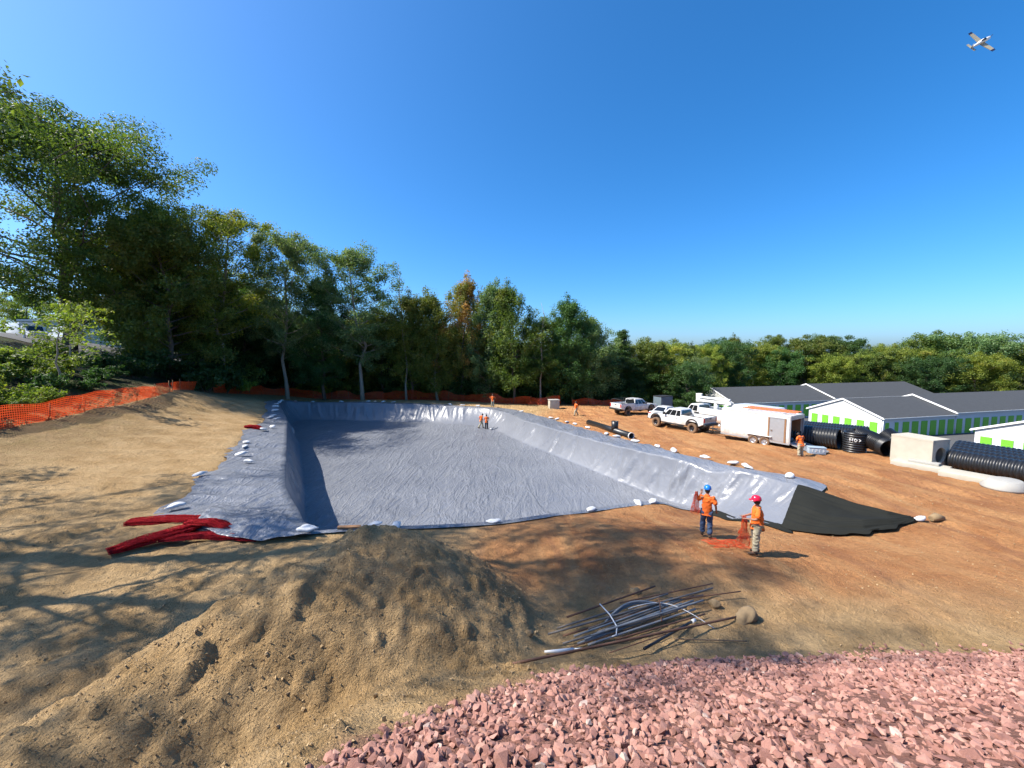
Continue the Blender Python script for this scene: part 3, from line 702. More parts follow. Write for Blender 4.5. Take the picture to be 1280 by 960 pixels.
def corner_flap(u, v):
    # a loose second sheet folded over the near left corner of the pit
    kx = [0, .35, .7, 1]
    x0 = np.interp(u, kx, [-11.3, -9.6, -7.9, -6.9]); y0 = np.interp(u, kx, [14.6, 14.2, 13.6, 13.0])
    x1 = np.interp(u, kx, [-10.6, -9.1, -7.6, -6.4]); y1 = np.interp(u, kx, [12.7, 11.75, 11.55, 12.1])
    x = x0 * (1 - v) + x1 * v; y = y0 * (1 - v) + y1 * v
    z = base_h(x, y) + 0.10 + 0.14 * fbm(u * 3.0 + v, v * 2.2 - u * 1.5, 15, 4) + 0.10 * np.sin(v * math.pi)
    z = np.maximum(z, base_h(x, y) + 0.07)
    return np.stack([x, y, z], -1)
tag(patch('liner_flap', corner_flap, 60, 40, M['liner']), 'loose grey plastic sheet folded over the near left corner of the pit', 'plastic sheet')

# ------------------------------------------------------------------ red stones
def hull_stone(seed, n=12):
    r = np.random.default_rng(seed); bm = bmesh.new()
    sc = np.array([1.0, r.uniform(0.6, 0.95), r.uniform(0.38, 0.7)])
    p = r.normal(size=(n, 3)); p /= np.linalg.norm(p, axis=1)[:, None]; p *= r.uniform(0.72, 1.0, (n, 1)); p *= sc
    for q in p: bm.verts.new(q)
    ret = bmesh.ops.convex_hull(bm, input=list(bm.verts))
    bmesh.ops.delete(bm, geom=[v for v in bm.verts if not v.link_faces], context='VERTS')
    bmesh.ops.triangulate(bm, faces=list(bm.faces)); bm.verts.index_update()
    V = np.array([v.co[:] for v in bm.verts]); Fa = np.array([[v.index for v in f.verts] for f in bm.faces]); bm.free()
    return V, Fa
STONES = [hull_stone(100 + i) for i in range(14)]
def rand_rot(r):
    q = r.normal(size=4); q /= np.linalg.norm(q); w, x, y, z = q
    return np.array([[1 - 2 * (y * y + z * z), 2 * (x * y - z * w), 2 * (x * z + y * w)], [2 * (x * y + z * w), 1 - 2 * (x * x + z * z), 2 * (y * z - x * w)], [2 * (x * z - y * w), 2 * (y * z + x * w), 1 - 2 * (x * x + y * y)]])
def flat_rot(r):
    a, b, c = r.uniform(0, 6.283), r.normal() * .5, r.normal() * .5
    ca, sa, cb, sb, cc, sc_ = math.cos(a), math.sin(a), math.cos(b), math.sin(b), math.cos(c), math.sin(c)
    return np.array([[1, 0, 0], [0, cb, -sb], [0, sb, cb]]) @ np.array([[cc, 0, sc_], [0, 1, 0], [-sc_, 0, cc]]) @ np.array([[ca, -sa, 0], [sa, ca, 0], [0, 0, 1]])
def merge(shapes, items, name, mat, r, rot=None):
    Vs = []; Fs = []; o = 0
    for (k, p, s) in items:
        V, Fa = shapes[k]
        Vs.append((V * s) @ (rot or rand_rot)(r).T + p); Fs.append(Fa + o); o += len(V)
    return np_mesh(name, np.concatenate(Vs), np.concatenate(Fs), mat, False)
r = np.random.default_rng(11)
N0 = 32000
sx = r.uniform(-3.2, 11.5, N0); sy = r.uniform(0.9, 8.0, N0)
sz = H(sx, sy); sb = base_h(sx, sy); sm = stony(sx, sy)
keep = (sm * sstep(0.02, 0.25, sz - sb) > r.uniform(0.25, 0.6, N0))
edge = (sm > 0.05) & (sy < 7.7) & (sz - sb > -0.02) & (r.uniform(0, 1, N0) < 0.10)
keep = keep | edge
sx, sy, sz = sx[keep], sy[keep], sz[keep]
ss = 0.033 + 0.050 * r.beta(2, 3.2, len(sx)) + np.where(r.random(len(sx)) < .12, .05 * r.random(len(sx)), 0); lay = r.uniform(-0.05, 0.06, len(sx))
vis = np.where((np.abs(sx) < 1.3 * sy) & (sy > 2.2), ss / np.hypot(sx, sy), -1)
order = np.argsort(-vis * (lay > 0.0)); first = set(order[:300].tolist())
sme = []
for i, (V, Fa) in enumerate(STONES):
    sme.append(np_mesh('red_stone', V, Fa, M['stone'], False))
rest = []
for i in range(len(sx)):
    k = int(r.integers(0, 14)); p = np.array([sx[i], sy[i], sz[i] + lay[i] * 0.8 + 0.01])
    if i in first:
        o = link('red_stone', sme[k]); o.location = p; o.scale = (ss[i],) * 3
        o.rotation_euler = (r.normal() * .5, r.normal() * .5, r.uniform(-3.14, 3.14))
        tag(o, 'sharp edged red stone near the front of the crushed stone heap', 'stone', 'red stones at the front of the heap')
    else:
        rest.append((k, p, ss[i]))
tag(link('crushed_red_stone', merge(STONES, rest, 'crushed_red_stone', M['stone'], r, flat_rot)), 'heap of crushed red stone spread in the foreground', 'gravel', kind='stuff')

# dirt clods on the heap and the ground about it
CL = [hull_stone(300 + i, 11) for i in range(8)]
items = []
cx = r.uniform(-8, 1.5, 30000); cy = r.uniform(2.0, 9.6, 30000)
cz = H(cx, cy); cb = base_h(cx, cy); cs = stony(cx, cy)
pr_ = sstep(0.1, 0.6, cz - cb) * (1 - cs) * (0.35 + 0.9 * sstep(-.1, .2, fbm(cx * .8, cy * .8, 77, 3)))
cdt = detail(cx, cy, cb, cz)
for i in np.nonzero(pr_ > r.uniform(0, 1, len(cx)))[0]:
    s = 0.006 + 0.014 * r.random() ** 2 + (0.035 * r.random() if r.random() < 0.03 else 0)
    zz = cz[i] + cdt[i]
    items.append((int(r.integers(0, 8)), np.array([cx[i], cy[i], zz + s * 0.2]), s))
fx = r.uniform(-16, 26, 11000); fy = 5.5 + 20 * r.random(11000) ** 1.4
fz = H(fx, fy); fb = base_h(fx, fy); fd = detail(fx, fy, fb, fz); fo = inside(fx, fy, POLY_O)
fden = 0.25 + 0.9 * sstep(0.0, 0.25, fbm(fx * .5, fy * .5, 79, 3))
for i in np.nonzero((~fo) & (fz - fb < 0.4) & (fden > r.uniform(0, 1, len(fx))))[0]:
    s = 0.012 + 0.03 * r.random() ** 3
    items.append((int(r.integers(0, 8)), np.array([fx[i], fy[i], fz[i] + fd[i] + s * 0.15]), s))
tag(link('dirt_clods', merge(CL, items, 'dirt_clods', M['clod'], r)), 'loose clods and grit lying on the dirt heap and bare ground', 'dirt', kind='stuff')

# a boulder beside the rods
def boulder(name, x, y, s, sc, label, seed):
    bm = bmesh.new(); bmesh.ops.create_icosphere(bm, subdivisions=3, radius=1)
    rr = np.random.default_rng(seed); ph = rr.uniform(0, 6, 9)
    for v in bm.verts:
        c = v.co.copy(); d = 1 + 0.22 * math.sin(3 * c.x + ph[0]) * math.sin(2.5 * c.y + ph[1]) + 0.08 * math.sin(6 * c.z + ph[2] + 4 * c.x) + 0.05 * math.sin(9 * c.y + ph[3])
        v.co = Vector((c.x * sc[0], c.y * sc[1], c.z * sc[2])) * d * s
    me = bpy.data.meshes.new(name); bm.to_mesh(me); bm.free(); me.materials.append(M['boulder'])
    me.polygons.foreach_set('use_smooth', np.ones(len(me.polygons), bool))
    o = link(name, me); o.location = (x, y, gz(x, y) + s * sc[2] * 0.55); o.rotation_euler = (0.2, 0.1, seed)
    return tag(o, label, 'rock')
boulder('boulder', 5.2, 8.3, 0.27, (1.15, .7, .5), 'largest tan boulder lying at the end of the pile of rods', 4)
boulder('boulder', 4.75, 8.75, 0.14, (1.0, .8, .6), 'small clay lump just behind the big tan boulder', 5)
boulder('boulder', 3.05, 9.25, 0.13, (1.0, .8, .7), 'clay lump on the ridge of dirt behind the rods', 6)
boulder('boulder', 0.35, 7.35, 0.085, (1.0, .8, .7), 'fist sized stone on the dirt left of the pile of rods', 7)

# ------------------------------------------------------------------ trees
def leaf_cloud(cent, rad, n_per, size, r, flat=0.62, drift=0.55):
    """rhombus leaves, folded a little along the midrib, spread through clumps"""
    cent = np.asarray(cent); k = len(cent); n = k * n_per
    ci = np.repeat(np.arange(k), n_per)
    d = r.normal(size=(n, 3)); d /= np.linalg.norm(d, axis=1)[:, None]
    rr = np.asarray(rad)[ci] * r.uniform(0.15, 1.0, n) ** 0.6
    p = cent[ci] + d * rr[:, None] * np.array([1, 1, flat])
    nrm = d * drift + r.normal(size=(n, 3)) * 0.55 + np.array([0, 0, 0.45]); nrm /= np.linalg.norm(nrm, axis=1)[:, None]
    a = np.cross(nrm, r.normal(size=(n, 3))); a /= np.linalg.norm(a, axis=1)[:, None] + 1e-9
    b = np.cross(nrm, a)
    s = size * r.uniform(0.6, 1.35, n)[:, None]
    V = np.stack([p - a * s, p + b * s * 0.55 - nrm * s * 0.18, p + a * s, p - b * s * 0.55 - nrm * s * 0.18], 1).reshape(-1, 3)
    F = np.arange(4 * n).reshape(-1, 4)
    return V, F

def tree_mesh(seed, h, cb, rad, style, nleaf, lsize, leaf, bark, tr=0.22, nl=None, up=0.55, rad_x=1.0, bare=0.0):
    """returns (trunk mesh, crown mesh); h height, cb crown base as share of h"""
    r = np.random.default_rng(seed); mb = MB(); cents = []; rads = []
    def env(t):                      # crown half width at share t of the crown height
        if style == 'round': return math.sin(math.pi * min(0.98, 0.12 + 0.86 * t)) ** 0.55
        if style == 'spread': return (0.55 + 0.45 * math.sin(math.pi * t)) * (1 - t ** 6)
        if style == 'cone': return max(0.05, 1.0 - t) ** 0.8
        if style == 'slender': return (0.40 + 0.60 * math.sin(math.pi * (0.2 + 0.55 * t))) * (1 - 0.82 * t ** 1.7)
        return 1
    lean = r.normal(size=2) * 0.03 * h
    ns = 9; tp = []
    for i in range(ns):
        t = i / (ns - 1); w = r.normal(size=2) * 0.012 * h * (i > 0)
        tp.append(Vector((lean[0] * t * t + w[0], lean[1] * t * t + w[1], t * h * 0.95 - 0.3 * (i == 0))))
    mb.tube(tp, [tr * ((1 - 0.93 * (i / (ns - 1))) ** 0.9) * (1.35 if i == 0 else 1) for i in range(ns)], 9)
    def trunk_at(t):
        f = t * (ns - 1); i = min(int(f), ns - 2); return tp[i].lerp(tp[i + 1], f - i)
    nlimb = nl or int(10 + h * 0.9)
    for k in range(nlimb):
        t = (k + r.uniform(0, 1)) / nlimb; hh = cb + (0.97 - cb) * t
        s0 = trunk_at(max(0.05, hh * (0.92 if style != 'cone' else 1.0)))
        az = k * 2.4 + r.uniform(-0.6, 0.6); ln = rad * env(t) * r.uniform(0.72, 1.1)
        if style == 'cone': rise = 0.05 - 0.12 * (1 - t)
        elif style == 'spread': rise = 0.25 + up * t
        else: rise = up * (0.4 + 0.9 * t)
        pts = [s0]; q = s0.copy(); m = 5
        for j in range(m):
            f = (j + 1) / m
            q = q + Vector((math.cos(az) * rad_x * ln / m, math.sin(az) * ln / m, rise * ln / m * (0.6 + 0.8 * f))) + Vector(r.normal(size=3) * 0.05 * ln / m * 2)
            az += r.uniform(-0.22, 0.22); pts.append(q.copy())
        r0 = max(0.02, tr * 0.42 * (1 - 0.75 * hh))
        mb.tube(pts, [r0 * (1 - 0.85 * j / m) for j in range(m + 1)], 6, cap=False)
        for j in range(2, m + 1):
            if r.random() < 0.88:
                cents.append(pts[j] + Vector(r.normal(size=3) * 0.10 * rad)); rads.append(rad * 0.19 * r.uniform(0.7, 1.35))
            if r.random() < 0.75:
                a2 = az + r.choice([-1, 1]) * r.uniform(0.5, 1.3); l2 = ln * r.uniform(0.22, 0.45)
                e = pts[j] + Vector((math.cos(a2) * l2, math.sin(a2) * l2, l2 * r.uniform(0.0, 0.7)))
                mid = pts[j].lerp(e, 0.5) + Vector((0, 0, 0.08 * l2))
                mb.tube([pts[j], mid, e], [r0 * 0.35, r0 * 0.25, 0.012], 5, cap=False)
                cents.append(e); rads.append(rad * 0.185 * r.uniform(0.7, 1.3))
                if r.random() < 0.5: cents.append(mid + Vector(r.normal(size=3) * 0.06 * rad)); rads.append(rad * 0.12)
    if style != 'bare':
        for j in range(4):
            cents.append(tp[-1] + Vector(r.normal(size=3) * 0.05 * rad) - Vector((0, 0, j * 0.035 * h))); rads.append(rad * 0.14)
    cents = np.array([tuple(c) for c in cents]); rads = np.array(rads)
    if bare > 0:
        kp = r.uniform(0, 1, len(cents)) > bare; cents, rads = cents[kp], rads[kp]
    V, F = leaf_cloud(cents, rads, max(3, int(nleaf / len(cents))), lsize, r, {'slender': 1.3, 'round': .75}.get(style, .62))
    return mb.mesh('trunk', M[bark]), np_mesh('crown', V, F, M[leaf], False)

def place(kind, x, y, rz, sc, label, group=None, name='tree', leaf=None, sink=0.15, zz=None):
    tm, cm = KIND[kind]
    o = empty(name, (x, y, (gz(x, y) if zz is None else zz) - sink), rz, label, 'shrub' if 'shrub' in name or 'bush' in name or 'sapling' in name and False else 'tree', group)
    s = sc if isinstance(sc, tuple) else (sc, sc, sc); o.scale = s
    if tm: link('trunk', tm, o)
    c = link('crown', cm, o)
    if leaf:
        c.material_slots[0].link = 'OBJECT'; c.material_slots[0].material = M[leaf]
    return o

def shrub_mesh(seed, h, rad, nleaf, lsize, leaf):
    r = np.random.default_rng(seed); mb = MB(); cents = []; rads = []
    for k in range(11):
        az = k * 2.4; ln = rad * r.uniform(0.3, 1.0); top = h * r.uniform(0.55, 1.0) * (1 - 0.35 * ln / rad)
        e = Vector((math.cos(az) * ln, math.sin(az) * ln, top)); mid = e * 0.5 + Vector((0, 0, 0.12 * h))
        mb.tube([(0.06 * math.cos(az), 0.06 * math.sin(az), -0.1), mid, e], [0.03, 0.02, 0.008], 5, cap=False)
        for f in (0.45, 0.7, 0.9, 1.0):
            cents.append(tuple(Vector((0, 0, 0)).lerp(e, f) + Vector(r.normal(size=3) * 0.12 * rad) + Vector((0, 0, 0.1 * h)))); rads.append(rad * r.uniform(0.22, 0.36))
    cents = np.array(cents); cents[:, 2] = np.maximum(cents[:, 2], 0.15 * h)
    V, F = leaf_cloud(cents, np.array(rads), nleaf // len(cents), lsize, r, 0.8)
    return mb.mesh('stem', M['bark']), np_mesh('foliage', V, F, M[leaf], False)

KIND = {
 'maple': tree_mesh(1, 25, .20, 10.5, 'spread', 105000, .125, 'leaf_maple', 'bark', .50, 40, .6),
 'oak': tree_mesh(2, 20, .16, 6.2, 'round', 46000, .125, 'leaf_oak', 'bark', .28, 36),
 'ash': tree_mesh(3, 22, .28, 5.4, 'round', 38000, .115, 'leaf_grey', 'bark_pale', .26, 36, .8),
 'dense': tree_mesh(4, 18, .04, 6.0, 'round', 44000, .145, 'leaf_dark', 'bark', .30, 34),
 'slim': tree_mesh(5, 20, .14, 4.2, 'slender', 36000, .115, 'leaf_oak', 'bark', .20, 50, .95),
 'slim_two': tree_mesh(6, 18, .10, 4.0, 'slender', 36000, .115, 'leaf_grey', 'bark_pale', .18, 50, .85),
 'pine': tree_mesh(7, 18, .08, 3.8, 'cone', 24000, .13, 'leaf_pine', 'bark', .22, 70),
 'broad': tree_mesh(8, 16, .06, 6.6, 'round', 38000, .165, 'leaf_bright', 'bark', .26, 38, .5),
 'broad_two': tree_mesh(9, 15, .05, 7.0, 'spread', 38000, .165, 'leaf_oak', 'bark', .26, 38, .45),
 'dead': tree_mesh(10, 20, .45, 1.6, 'slender', 300, .10, 'leaf_grey', 'bark_pale', .16, 22, .9, bare=0.8),
 'shade': tree_mesh(12, 27, .34, 8.8, 'spread', 11500, .115, 'leaf_oak', 'bark', .42, 26, .55, bare=0.5),
}
SH = [shrub_mesh(20 + i, 1.5, 1.1, 2400, .085, ('leaf_bright', 'leaf_dark', 'leaf_oak')[i]) for i in range(3)]
def shrub(kind, x, y, sc, label, group=None, name='shrub', sink=0.1):
    tm, cm = SH[kind]; o = empty(name, (x, y, gz(x, y) - sink), random.uniform(0, 6.28), label, 'shrub', group)
    o.scale = (sc, sc, sc * random.uniform(0.85, 1.2)); link('stem', tm, o); link('foliage', cm, o)
    return o

# the wood at the left and behind the pit, front rank one by one
front = [
 ('maple', -49.0, 43.5, 0.3, (1.08, 1.08, 1.08), 'biggest spreading maple with dark forked limbs at the left edge', None),
 ('dense', -40.0, 46.5, 1.0, (1.0, 1.0, 1.05), 'dense leafy tree just right of the big spreading maple', 'leaf_oak'),
 ('dense', -46.5, 51.5, 2.0, (1.05, 1.05, 1.1), 'dark tree filling the gap behind the big spreading maple', None),
 ('ash', -38.8, 52.5, 2.2, (1.1, 1.1, 1.14), 'tall yellow green tree with a bare pale trunk beside the maple', 'leaf_bright'),
 ('oak', -44.5, 49.5, 3.3, (.95, .95, 1.10), 'tall full tree behind the dense leafy tree beside the maple', 'leaf_oak'),
 ('ash', -32.8, 57.0, 0.4, (1.0, 1.0, 1.12), 'tall grey green tree with feathery crown above the pit corner', None),
 ('oak', -28.8, 60.0, 4.0, (0.85, 0.85, 0.98), 'dark leafy oak between the two tall feathery trees', 'leaf_dark'),
 ('ash', -22.6, 59.0, 5.2, (1.1, 1.1, 1.07), 'tall feathery tree with ivy dark trunk behind the pit', 'leaf_grey'),
 ('dead', -16.4, 60.5, 0.0, (1.0, 1.0, 1.10), 'thin dead snag poking above the tree line', None),
 ('slim', -16.0, 62.0, 0.7, (1.0, 1.0, .90), 'slim tree standing around the thin dead snag', None),
 ('slim_two', -11.6, 61.0, 1.9, (1.05, 1.05, 1.0), 'short slim tree left of the rust tinted tree', 'leaf_oak'),
 ('slim', -7.9, 63.0, 3.1, (1.05, 1.05, 1.07), 'rust tinted autumn tree rising above its neighbours', 'leaf_rust'),
 ('slim_two', -3.8, 63.0, 4.4, (1.05, 1.05, 1.12), 'green tree just right of the rust tinted tree', None),
 ('slim', 0.3, 61.0, 5.0, (1.05, 1.05, 1.0), 'slim tree with long pale trunk behind the far pit corner', None),
 ('dead', 4.5, 61.0, 1.0, (1.0, 1.0, .83), 'leafless thin tree between two green trees behind the box', None),
 ('oak', 4.8, 64.0, 2.0, (.75, .75, .74), 'low oak behind the pale utility box', None),
 ('slim', 9.0, 62.5, 0.2, (1.05, 1.05, .90), 'pointed green tree behind the far walking worker', 'leaf_pine'),
 ('slim_two', 13.2, 63.0, 1.3, (1.15, 1.15, .86), 'grey green tree behind the far white pickup', None),
 ('pine', 19.2, 70.0, 2.6, (1.0, 1.0, .80), 'dark pointed evergreen at the right end of the tall wood', None),
]
for (k, x, y, rz, sc, lab, lf_) in front: place(k, x, y, rz, sc, lab, None, 'tree', lf_)
rr = random.Random(3)
# ranks behind, only their gaps show
kinds = ['oak', 'dense', 'slim', 'dense', 'slim_two', 'oak', 'dense']
n = 0
for row, (y0, x0, x1, step) in enumerate(((67, -46, 22, 4.8), (74, -60, 26, 5.6), (84, -70, 30, 7.0))):
    x = x0
    while x < x1:
        k = kinds[n % len(kinds)]; n += 1
        ht = np.interp(x, [-60, -30, -10, 10, 30], [15, 15.5, 12.5, 11, 9.5]) * rr.uniform(.85, 1.08)
        full = {'oak': 20, 'dense': 18, 'slim': 20, 'slim_two': 18}[k]
        place(k, x + rr.uniform(-1.3, 1.3), y0 + rr.uniform(-2, 2), rr.uniform(0, 6.28), (rr.uniform(.85, 1.1),) * 2 + (ht / full,),
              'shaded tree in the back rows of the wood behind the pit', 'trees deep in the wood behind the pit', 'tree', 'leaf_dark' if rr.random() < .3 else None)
        x += step * rr.uniform(.8, 1.2)
for (x, y, k, s) in ((-52, 57, 'dense', .95), (-52, 62, 'oak', .9), (-46, 63, 'dense', 1.0), (-41, 60, 'dense', .9)):
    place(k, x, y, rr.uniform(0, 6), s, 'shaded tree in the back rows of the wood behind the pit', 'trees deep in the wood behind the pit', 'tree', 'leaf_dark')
# undergrowth along the edge of the wood
for i in range(44):
    t = i / 43; x = -37 + 57 * t + rr.uniform(-1, 1); y = float(np.interp(x, [-40, -36.5, -20, 0, 8, 15, 22], [60, 62, 64, 62.3, 61, 62.5, 63])) + rr.uniform(0.3, 4)
    shrub(rr.choice([0, 1, 1, 2]), x, y, rr.uniform(1.1, 2.6), 'leafy bush in the undergrowth behind the orange back fence', 'undergrowth behind the back fence')
for (x, y, s, k) in ((-34.5, 44, 2.0, 1), (-36, 49, 2.2, 1), (-37.5, 55, 2.2, 2), (-38.5, 47, 2.6, 1), (-39, 51, 2.4, 1), (-40, 42.5, 2.4, 1), (-36.5, 52, 1.6, 0), (-38.5, 57.5, 2.3, 1), (-37.6, 39.2, 1.6, 1)):
    shrub(k, x, y, s, 'dark bush under the trees by the left corner of the pit', 'bushes by the left corner of the pit')
# weeds and bushes on the bank at the far left
for (x, y, s, k) in ((-28.6, 20.3, 1.0, 0), (-30.2, 21.6, 1.3, 2), (-31.8, 23.2, 1.2, 0), (-29.6, 23.6, .9, 0), (-33.5, 25.2, 1.4, 2), (-31.5, 26.5, 1.0, 1), (-33.6, 28.5, 1.1, 0), (-35.5, 28, 1.5, 2), (-33.3, 31.4, .9, 1), (-36.3, 31.5, 1.2, 0), (-34.8, 33.6, 1.0, 1), (-30.8, 19.0, 1.5, 0), (-33.5, 21, 1.6, 1), (-37.8, 26, 1.6, 0), (-28.4, 22.4, .7, 2), (-30.0, 25.2, .8, 0), (-31.8, 29.3, .7, 1), (-39.5, 30, 1.4, 1), (-40.5, 34.5, 1.5, 0), (-38.8, 37, 1.5, 1)):
    shrub(k, x, y, s, 'green bush on the weedy bank behind the left orange fence', 'bushes on the left bank')
KIND['sapling'] = tree_mesh(13, 5.5, .35, 2.4, 'spread', 1100, .10, 'leaf_bright', 'bark_pale', .07, 9, .6)
place('sapling', -32.0, 27.5, 1.0, (1.2, 1.2, 1.1), 'young thin branched tree on the weedy left bank', None, 'young_tree')
place('sapling', -36.5, 32.5, 3.0, (1.1, 1.1, 1.2), 'yellow green young tree beneath the big spreading maple', None, 'young_tree')

# the wood on the right behind the storage buildings
back = [(24, 74, 'broad', .78), (29, 78, 'broad_two', .85), (34, 84, 'broad', .88), (40, 90, 'slim', .72), (46, 94, 'oak', .72), (52, 98, 'broad_two', 1.0), (58, 102, 'slim', .84),
        (65, 106, 'broad', .92), (72, 108, 'oak', .85), (77, 104, 'broad', 1.1), (83, 106, 'ash', .80), (89, 104, 'broad', 1.05), (94, 100, 'oak', .78), (99, 98, 'broad_two', 1.0),
        (104, 97, 'broad', 1.10), (108, 93, 'broad_two', 1.14), (113, 91, 'oak', .84), (117, 87, 'broad_two', 1.1), (121, 82, 'broad', 1.02), (124, 76, 'broad_two', .98), (112, 78, 'broad', .80), (116, 72, 'broad_two', .8),
        (69, 100, 'broad', .8), (79, 97, 'broad_two', .8), (87, 97, 'broad', .78), (96, 90, 'broad_two', .8), (103, 86, 'broad', .8), (30, 68, 'broad_two', .6), (34, 75, 'oak', .55), (128, 84, 'broad', 1.0)]
lv = ['leaf_oak', 'leaf_bright', 'leaf_oak', 'leaf_pine', 'leaf_maple', 'leaf_grey', 'leaf_bright', 'leaf_dark']
ORD = ['first', 'second', 'third', 'fourth', 'fifth', 'sixth', 'seventh', 'eighth', 'ninth', 'tenth', 'eleventh', 'twelfth', 'thirteenth', 'fourteenth', 'fifteenth', 'sixteenth', 'seventeenth', 'eighteenth', 'nineteenth', 'twentieth', 'twenty-first', 'twenty-second', 'twenty-third', 'twenty-fourth', 'twenty-fifth', 'twenty-sixth', 'twenty-seventh', 'twenty-eighth', 'twenty-ninth', 'thirtieth']
back.sort(key=lambda q: q[0] / q[1])
for i, (x, y, k, s) in enumerate(back):
    low = 'low ' if s < .82 and 'broad' in k else 'tall ' if s > 1.04 else ''
    place(k, x + rr.uniform(-1, 1), y + rr.uniform(-1, 1), rr.uniform(0, 6.28), (s * rr.uniform(.9, 1.1), s * rr.uniform(.9, 1.1), s * rr.uniform(.93, 1.07)),
          low + ('broad green tree, ' if 'broad' in k else 'upright green tree, ') + ORD[i] + ' from the left in the wood behind the storage buildings', 'wood behind the storage buildings', 'tree', lv[i % 8])
place('broad', 70.5, 132, 1.0, (1.0, 1.0, 1.06), 'far round tree rising just above the wood near its middle', None, 'tree', 'leaf_pine')
# trees behind the parking area and beyond, far left
for (x, y, k, s) in ((-100, 82, 'broad_two', .75), (-92, 88, 'broad', .72), (-84, 86, 'broad_two', .70), (-76, 84, 'broad', .68), (-70, 78, 'dense', .62), (-64, 72, 'oak', .6), (-62, 66, 'dense', .55)):
    place(k, x, y, rr.uniform(0, 6), s, 'distant tree behind the parking area at the far left', 'trees behind the parking area')
# tall trees standing left of the view; their shade falls across the foreground
KIND['high'] = tree_mesh(14, 35, .66, 7.5, 'spread', 12000, .13, 'leaf_oak', 'bark', .48, 22, .5, bare=0.3)
place('high', -24.0, 9.8, .4, 1.0, 'very tall tree left of the view shading the ground by the rods')
place('shade', -19.3, 8.2, 2.5, .80, 'tall tree left of the view, its twigs showing in the top corner')
place('shade', -31.0, 10.5, 4.1, .82, 'tall tree left of the view shading the left track')

# ------------------------------------------------------------------ orange safety fences
def net_strip(name, path, hgt, cell, mat, parent, seed, lean=0.35, sag=0.15, strand=0.24):
    """plastic mesh hung along a path of (x,y); each cell is an open ring of four flat strands"""
    P = np.array(path, float); seg = np.linalg.norm(np.diff(P, axis=0), axis=1); cum = np.concatenate([[0], np.cumsum(seg)])
    nu = int(cum[-1] / cell); nv = max(3, int(hgt / cell))
    s = np.linspace(0, cum[-1], nu + 1); px = np.interp(s, cum, P[:, 0]); py = np.interp(s, cum, P[:, 1])
    tx = np.gradient(px); ty = np.gradient(py); l = np.hypot(tx, ty); nxv, nyv = -ty / l, tx / l
    zg = base_h(px, py)
    top = hgt * (1 - sag * (0.5 + 0.5 * np.cos(s * 2 * np.pi / 2.6 + seed)) * 0.4 + 0.6 * vnoise(s * 0.40, s * 0 + seed, 7 + seed))
    v = np.linspace(0, 1, nv + 1)[:, None]
    off = lean * v * vnoise(s * 0.35, s * 0 + 3, 17 + seed)[None, :] * 2 + 0.10 * fbm(s[None, :] * 1.1 + 0 * v, v * 2.0 + 0 * s[None, :], 19 + seed, 3)
    Xn = px[None] + nxv[None] * off; Yn = py[None] + nyv[None] * off; Zn = zg[None] + 0.03 + v * top[None]
    G = np.stack([Xn, Yn, Zn], -1)
    a, b, c, d = G[:-1, :-1], G[:-1, 1:], G[1:, 1:], G[1:, :-1]; m = (a + b + c + d) / 4
    k = strand
    ia, ib, ic, id_ = (q + (m - q) * k for q in (a, b, c, d))
    n = a.shape[0] * a.shape[1]
    V = np.stack([a, b, c, d, ia, ib, ic, id_], 2).reshape(-1, 3)
    o = (np.arange(n) * 8)[:, None, None]
    q = np.array([[0, 1, 5, 4], [1, 2, 6, 5], [2, 3, 7, 6], [3, 0, 4, 7]])[None]
    me = np_mesh(name, V, (o + q).reshape(-1, 4), mat, False)
    return link(name, me, parent)
def fence(path, hgt, cell, label, seed, step=2.6, strand=0.24):
    t = empty('safety_fence', (0, 0, 0), 0, label, 'fence', 'orange safety fences')
    net_strip('netting', path, hgt, cell, M['net_orange'], t, seed, strand=strand)
    P = np.array(path, float); seg = np.linalg.norm(np.diff(P, axis=0), axis=1); cum = np.concatenate([[0], np.cumsum(seg)])
    pm = MB().tube([(0, 0, -.2), (0, 0, hgt * 1.08)], 0.025, 6).mesh('post', M['wood'])
    for s in np.arange(0.1, cum[-1], step):
        x, y = np.interp(s, cum, P[:, 0]), np.interp(s, cum, P[:, 1])
        o = link('post', pm, t); o.location = (x, y, gz(x, y)); o.rotation_euler = (random.uniform(-.08, .08), random.uniform(-.08, .08), 0)
    return t
fence([(-29.5, 15.5), (-26.9, 19.6), (-26.9, 22), (-27.4, 24.2), (-28.4, 28), (-29.6, 32), (-31.0, 35.6)], 1.0, 0.10, 'sagging orange mesh fence along the weedy left bank', 1, strand=.36)
fence([(-31.0, 35.6), (-31.6, 36.4), (-33.4, 40.5), (-34.2, 42)], 1.0, 0.12, 'crumpled red orange fence end at the corner of the left bank', 2, strand=.5)
fence([(-35.2, 46), (-36.2, 52), (-36.2, 57), (-34.6, 60), (-28, 61.2), (-20.5, 62)], 1.15, 0.14, 'orange mesh fence behind the far left corner of the pit', 3, strand=.42)
fence([(-20.5, 62), (-10, 61.2), (-1.2, 60.0), (7.2, 58.2)], 1.25, 0.15, 'orange mesh fence between the lined pit and the wood', 4, strand=.38)
fence([(9, 58.6), (14.8, 60.2), (20, 60.5)], 1.0, 0.15, 'orange mesh fence behind the far walking worker', 5, strand=.36)

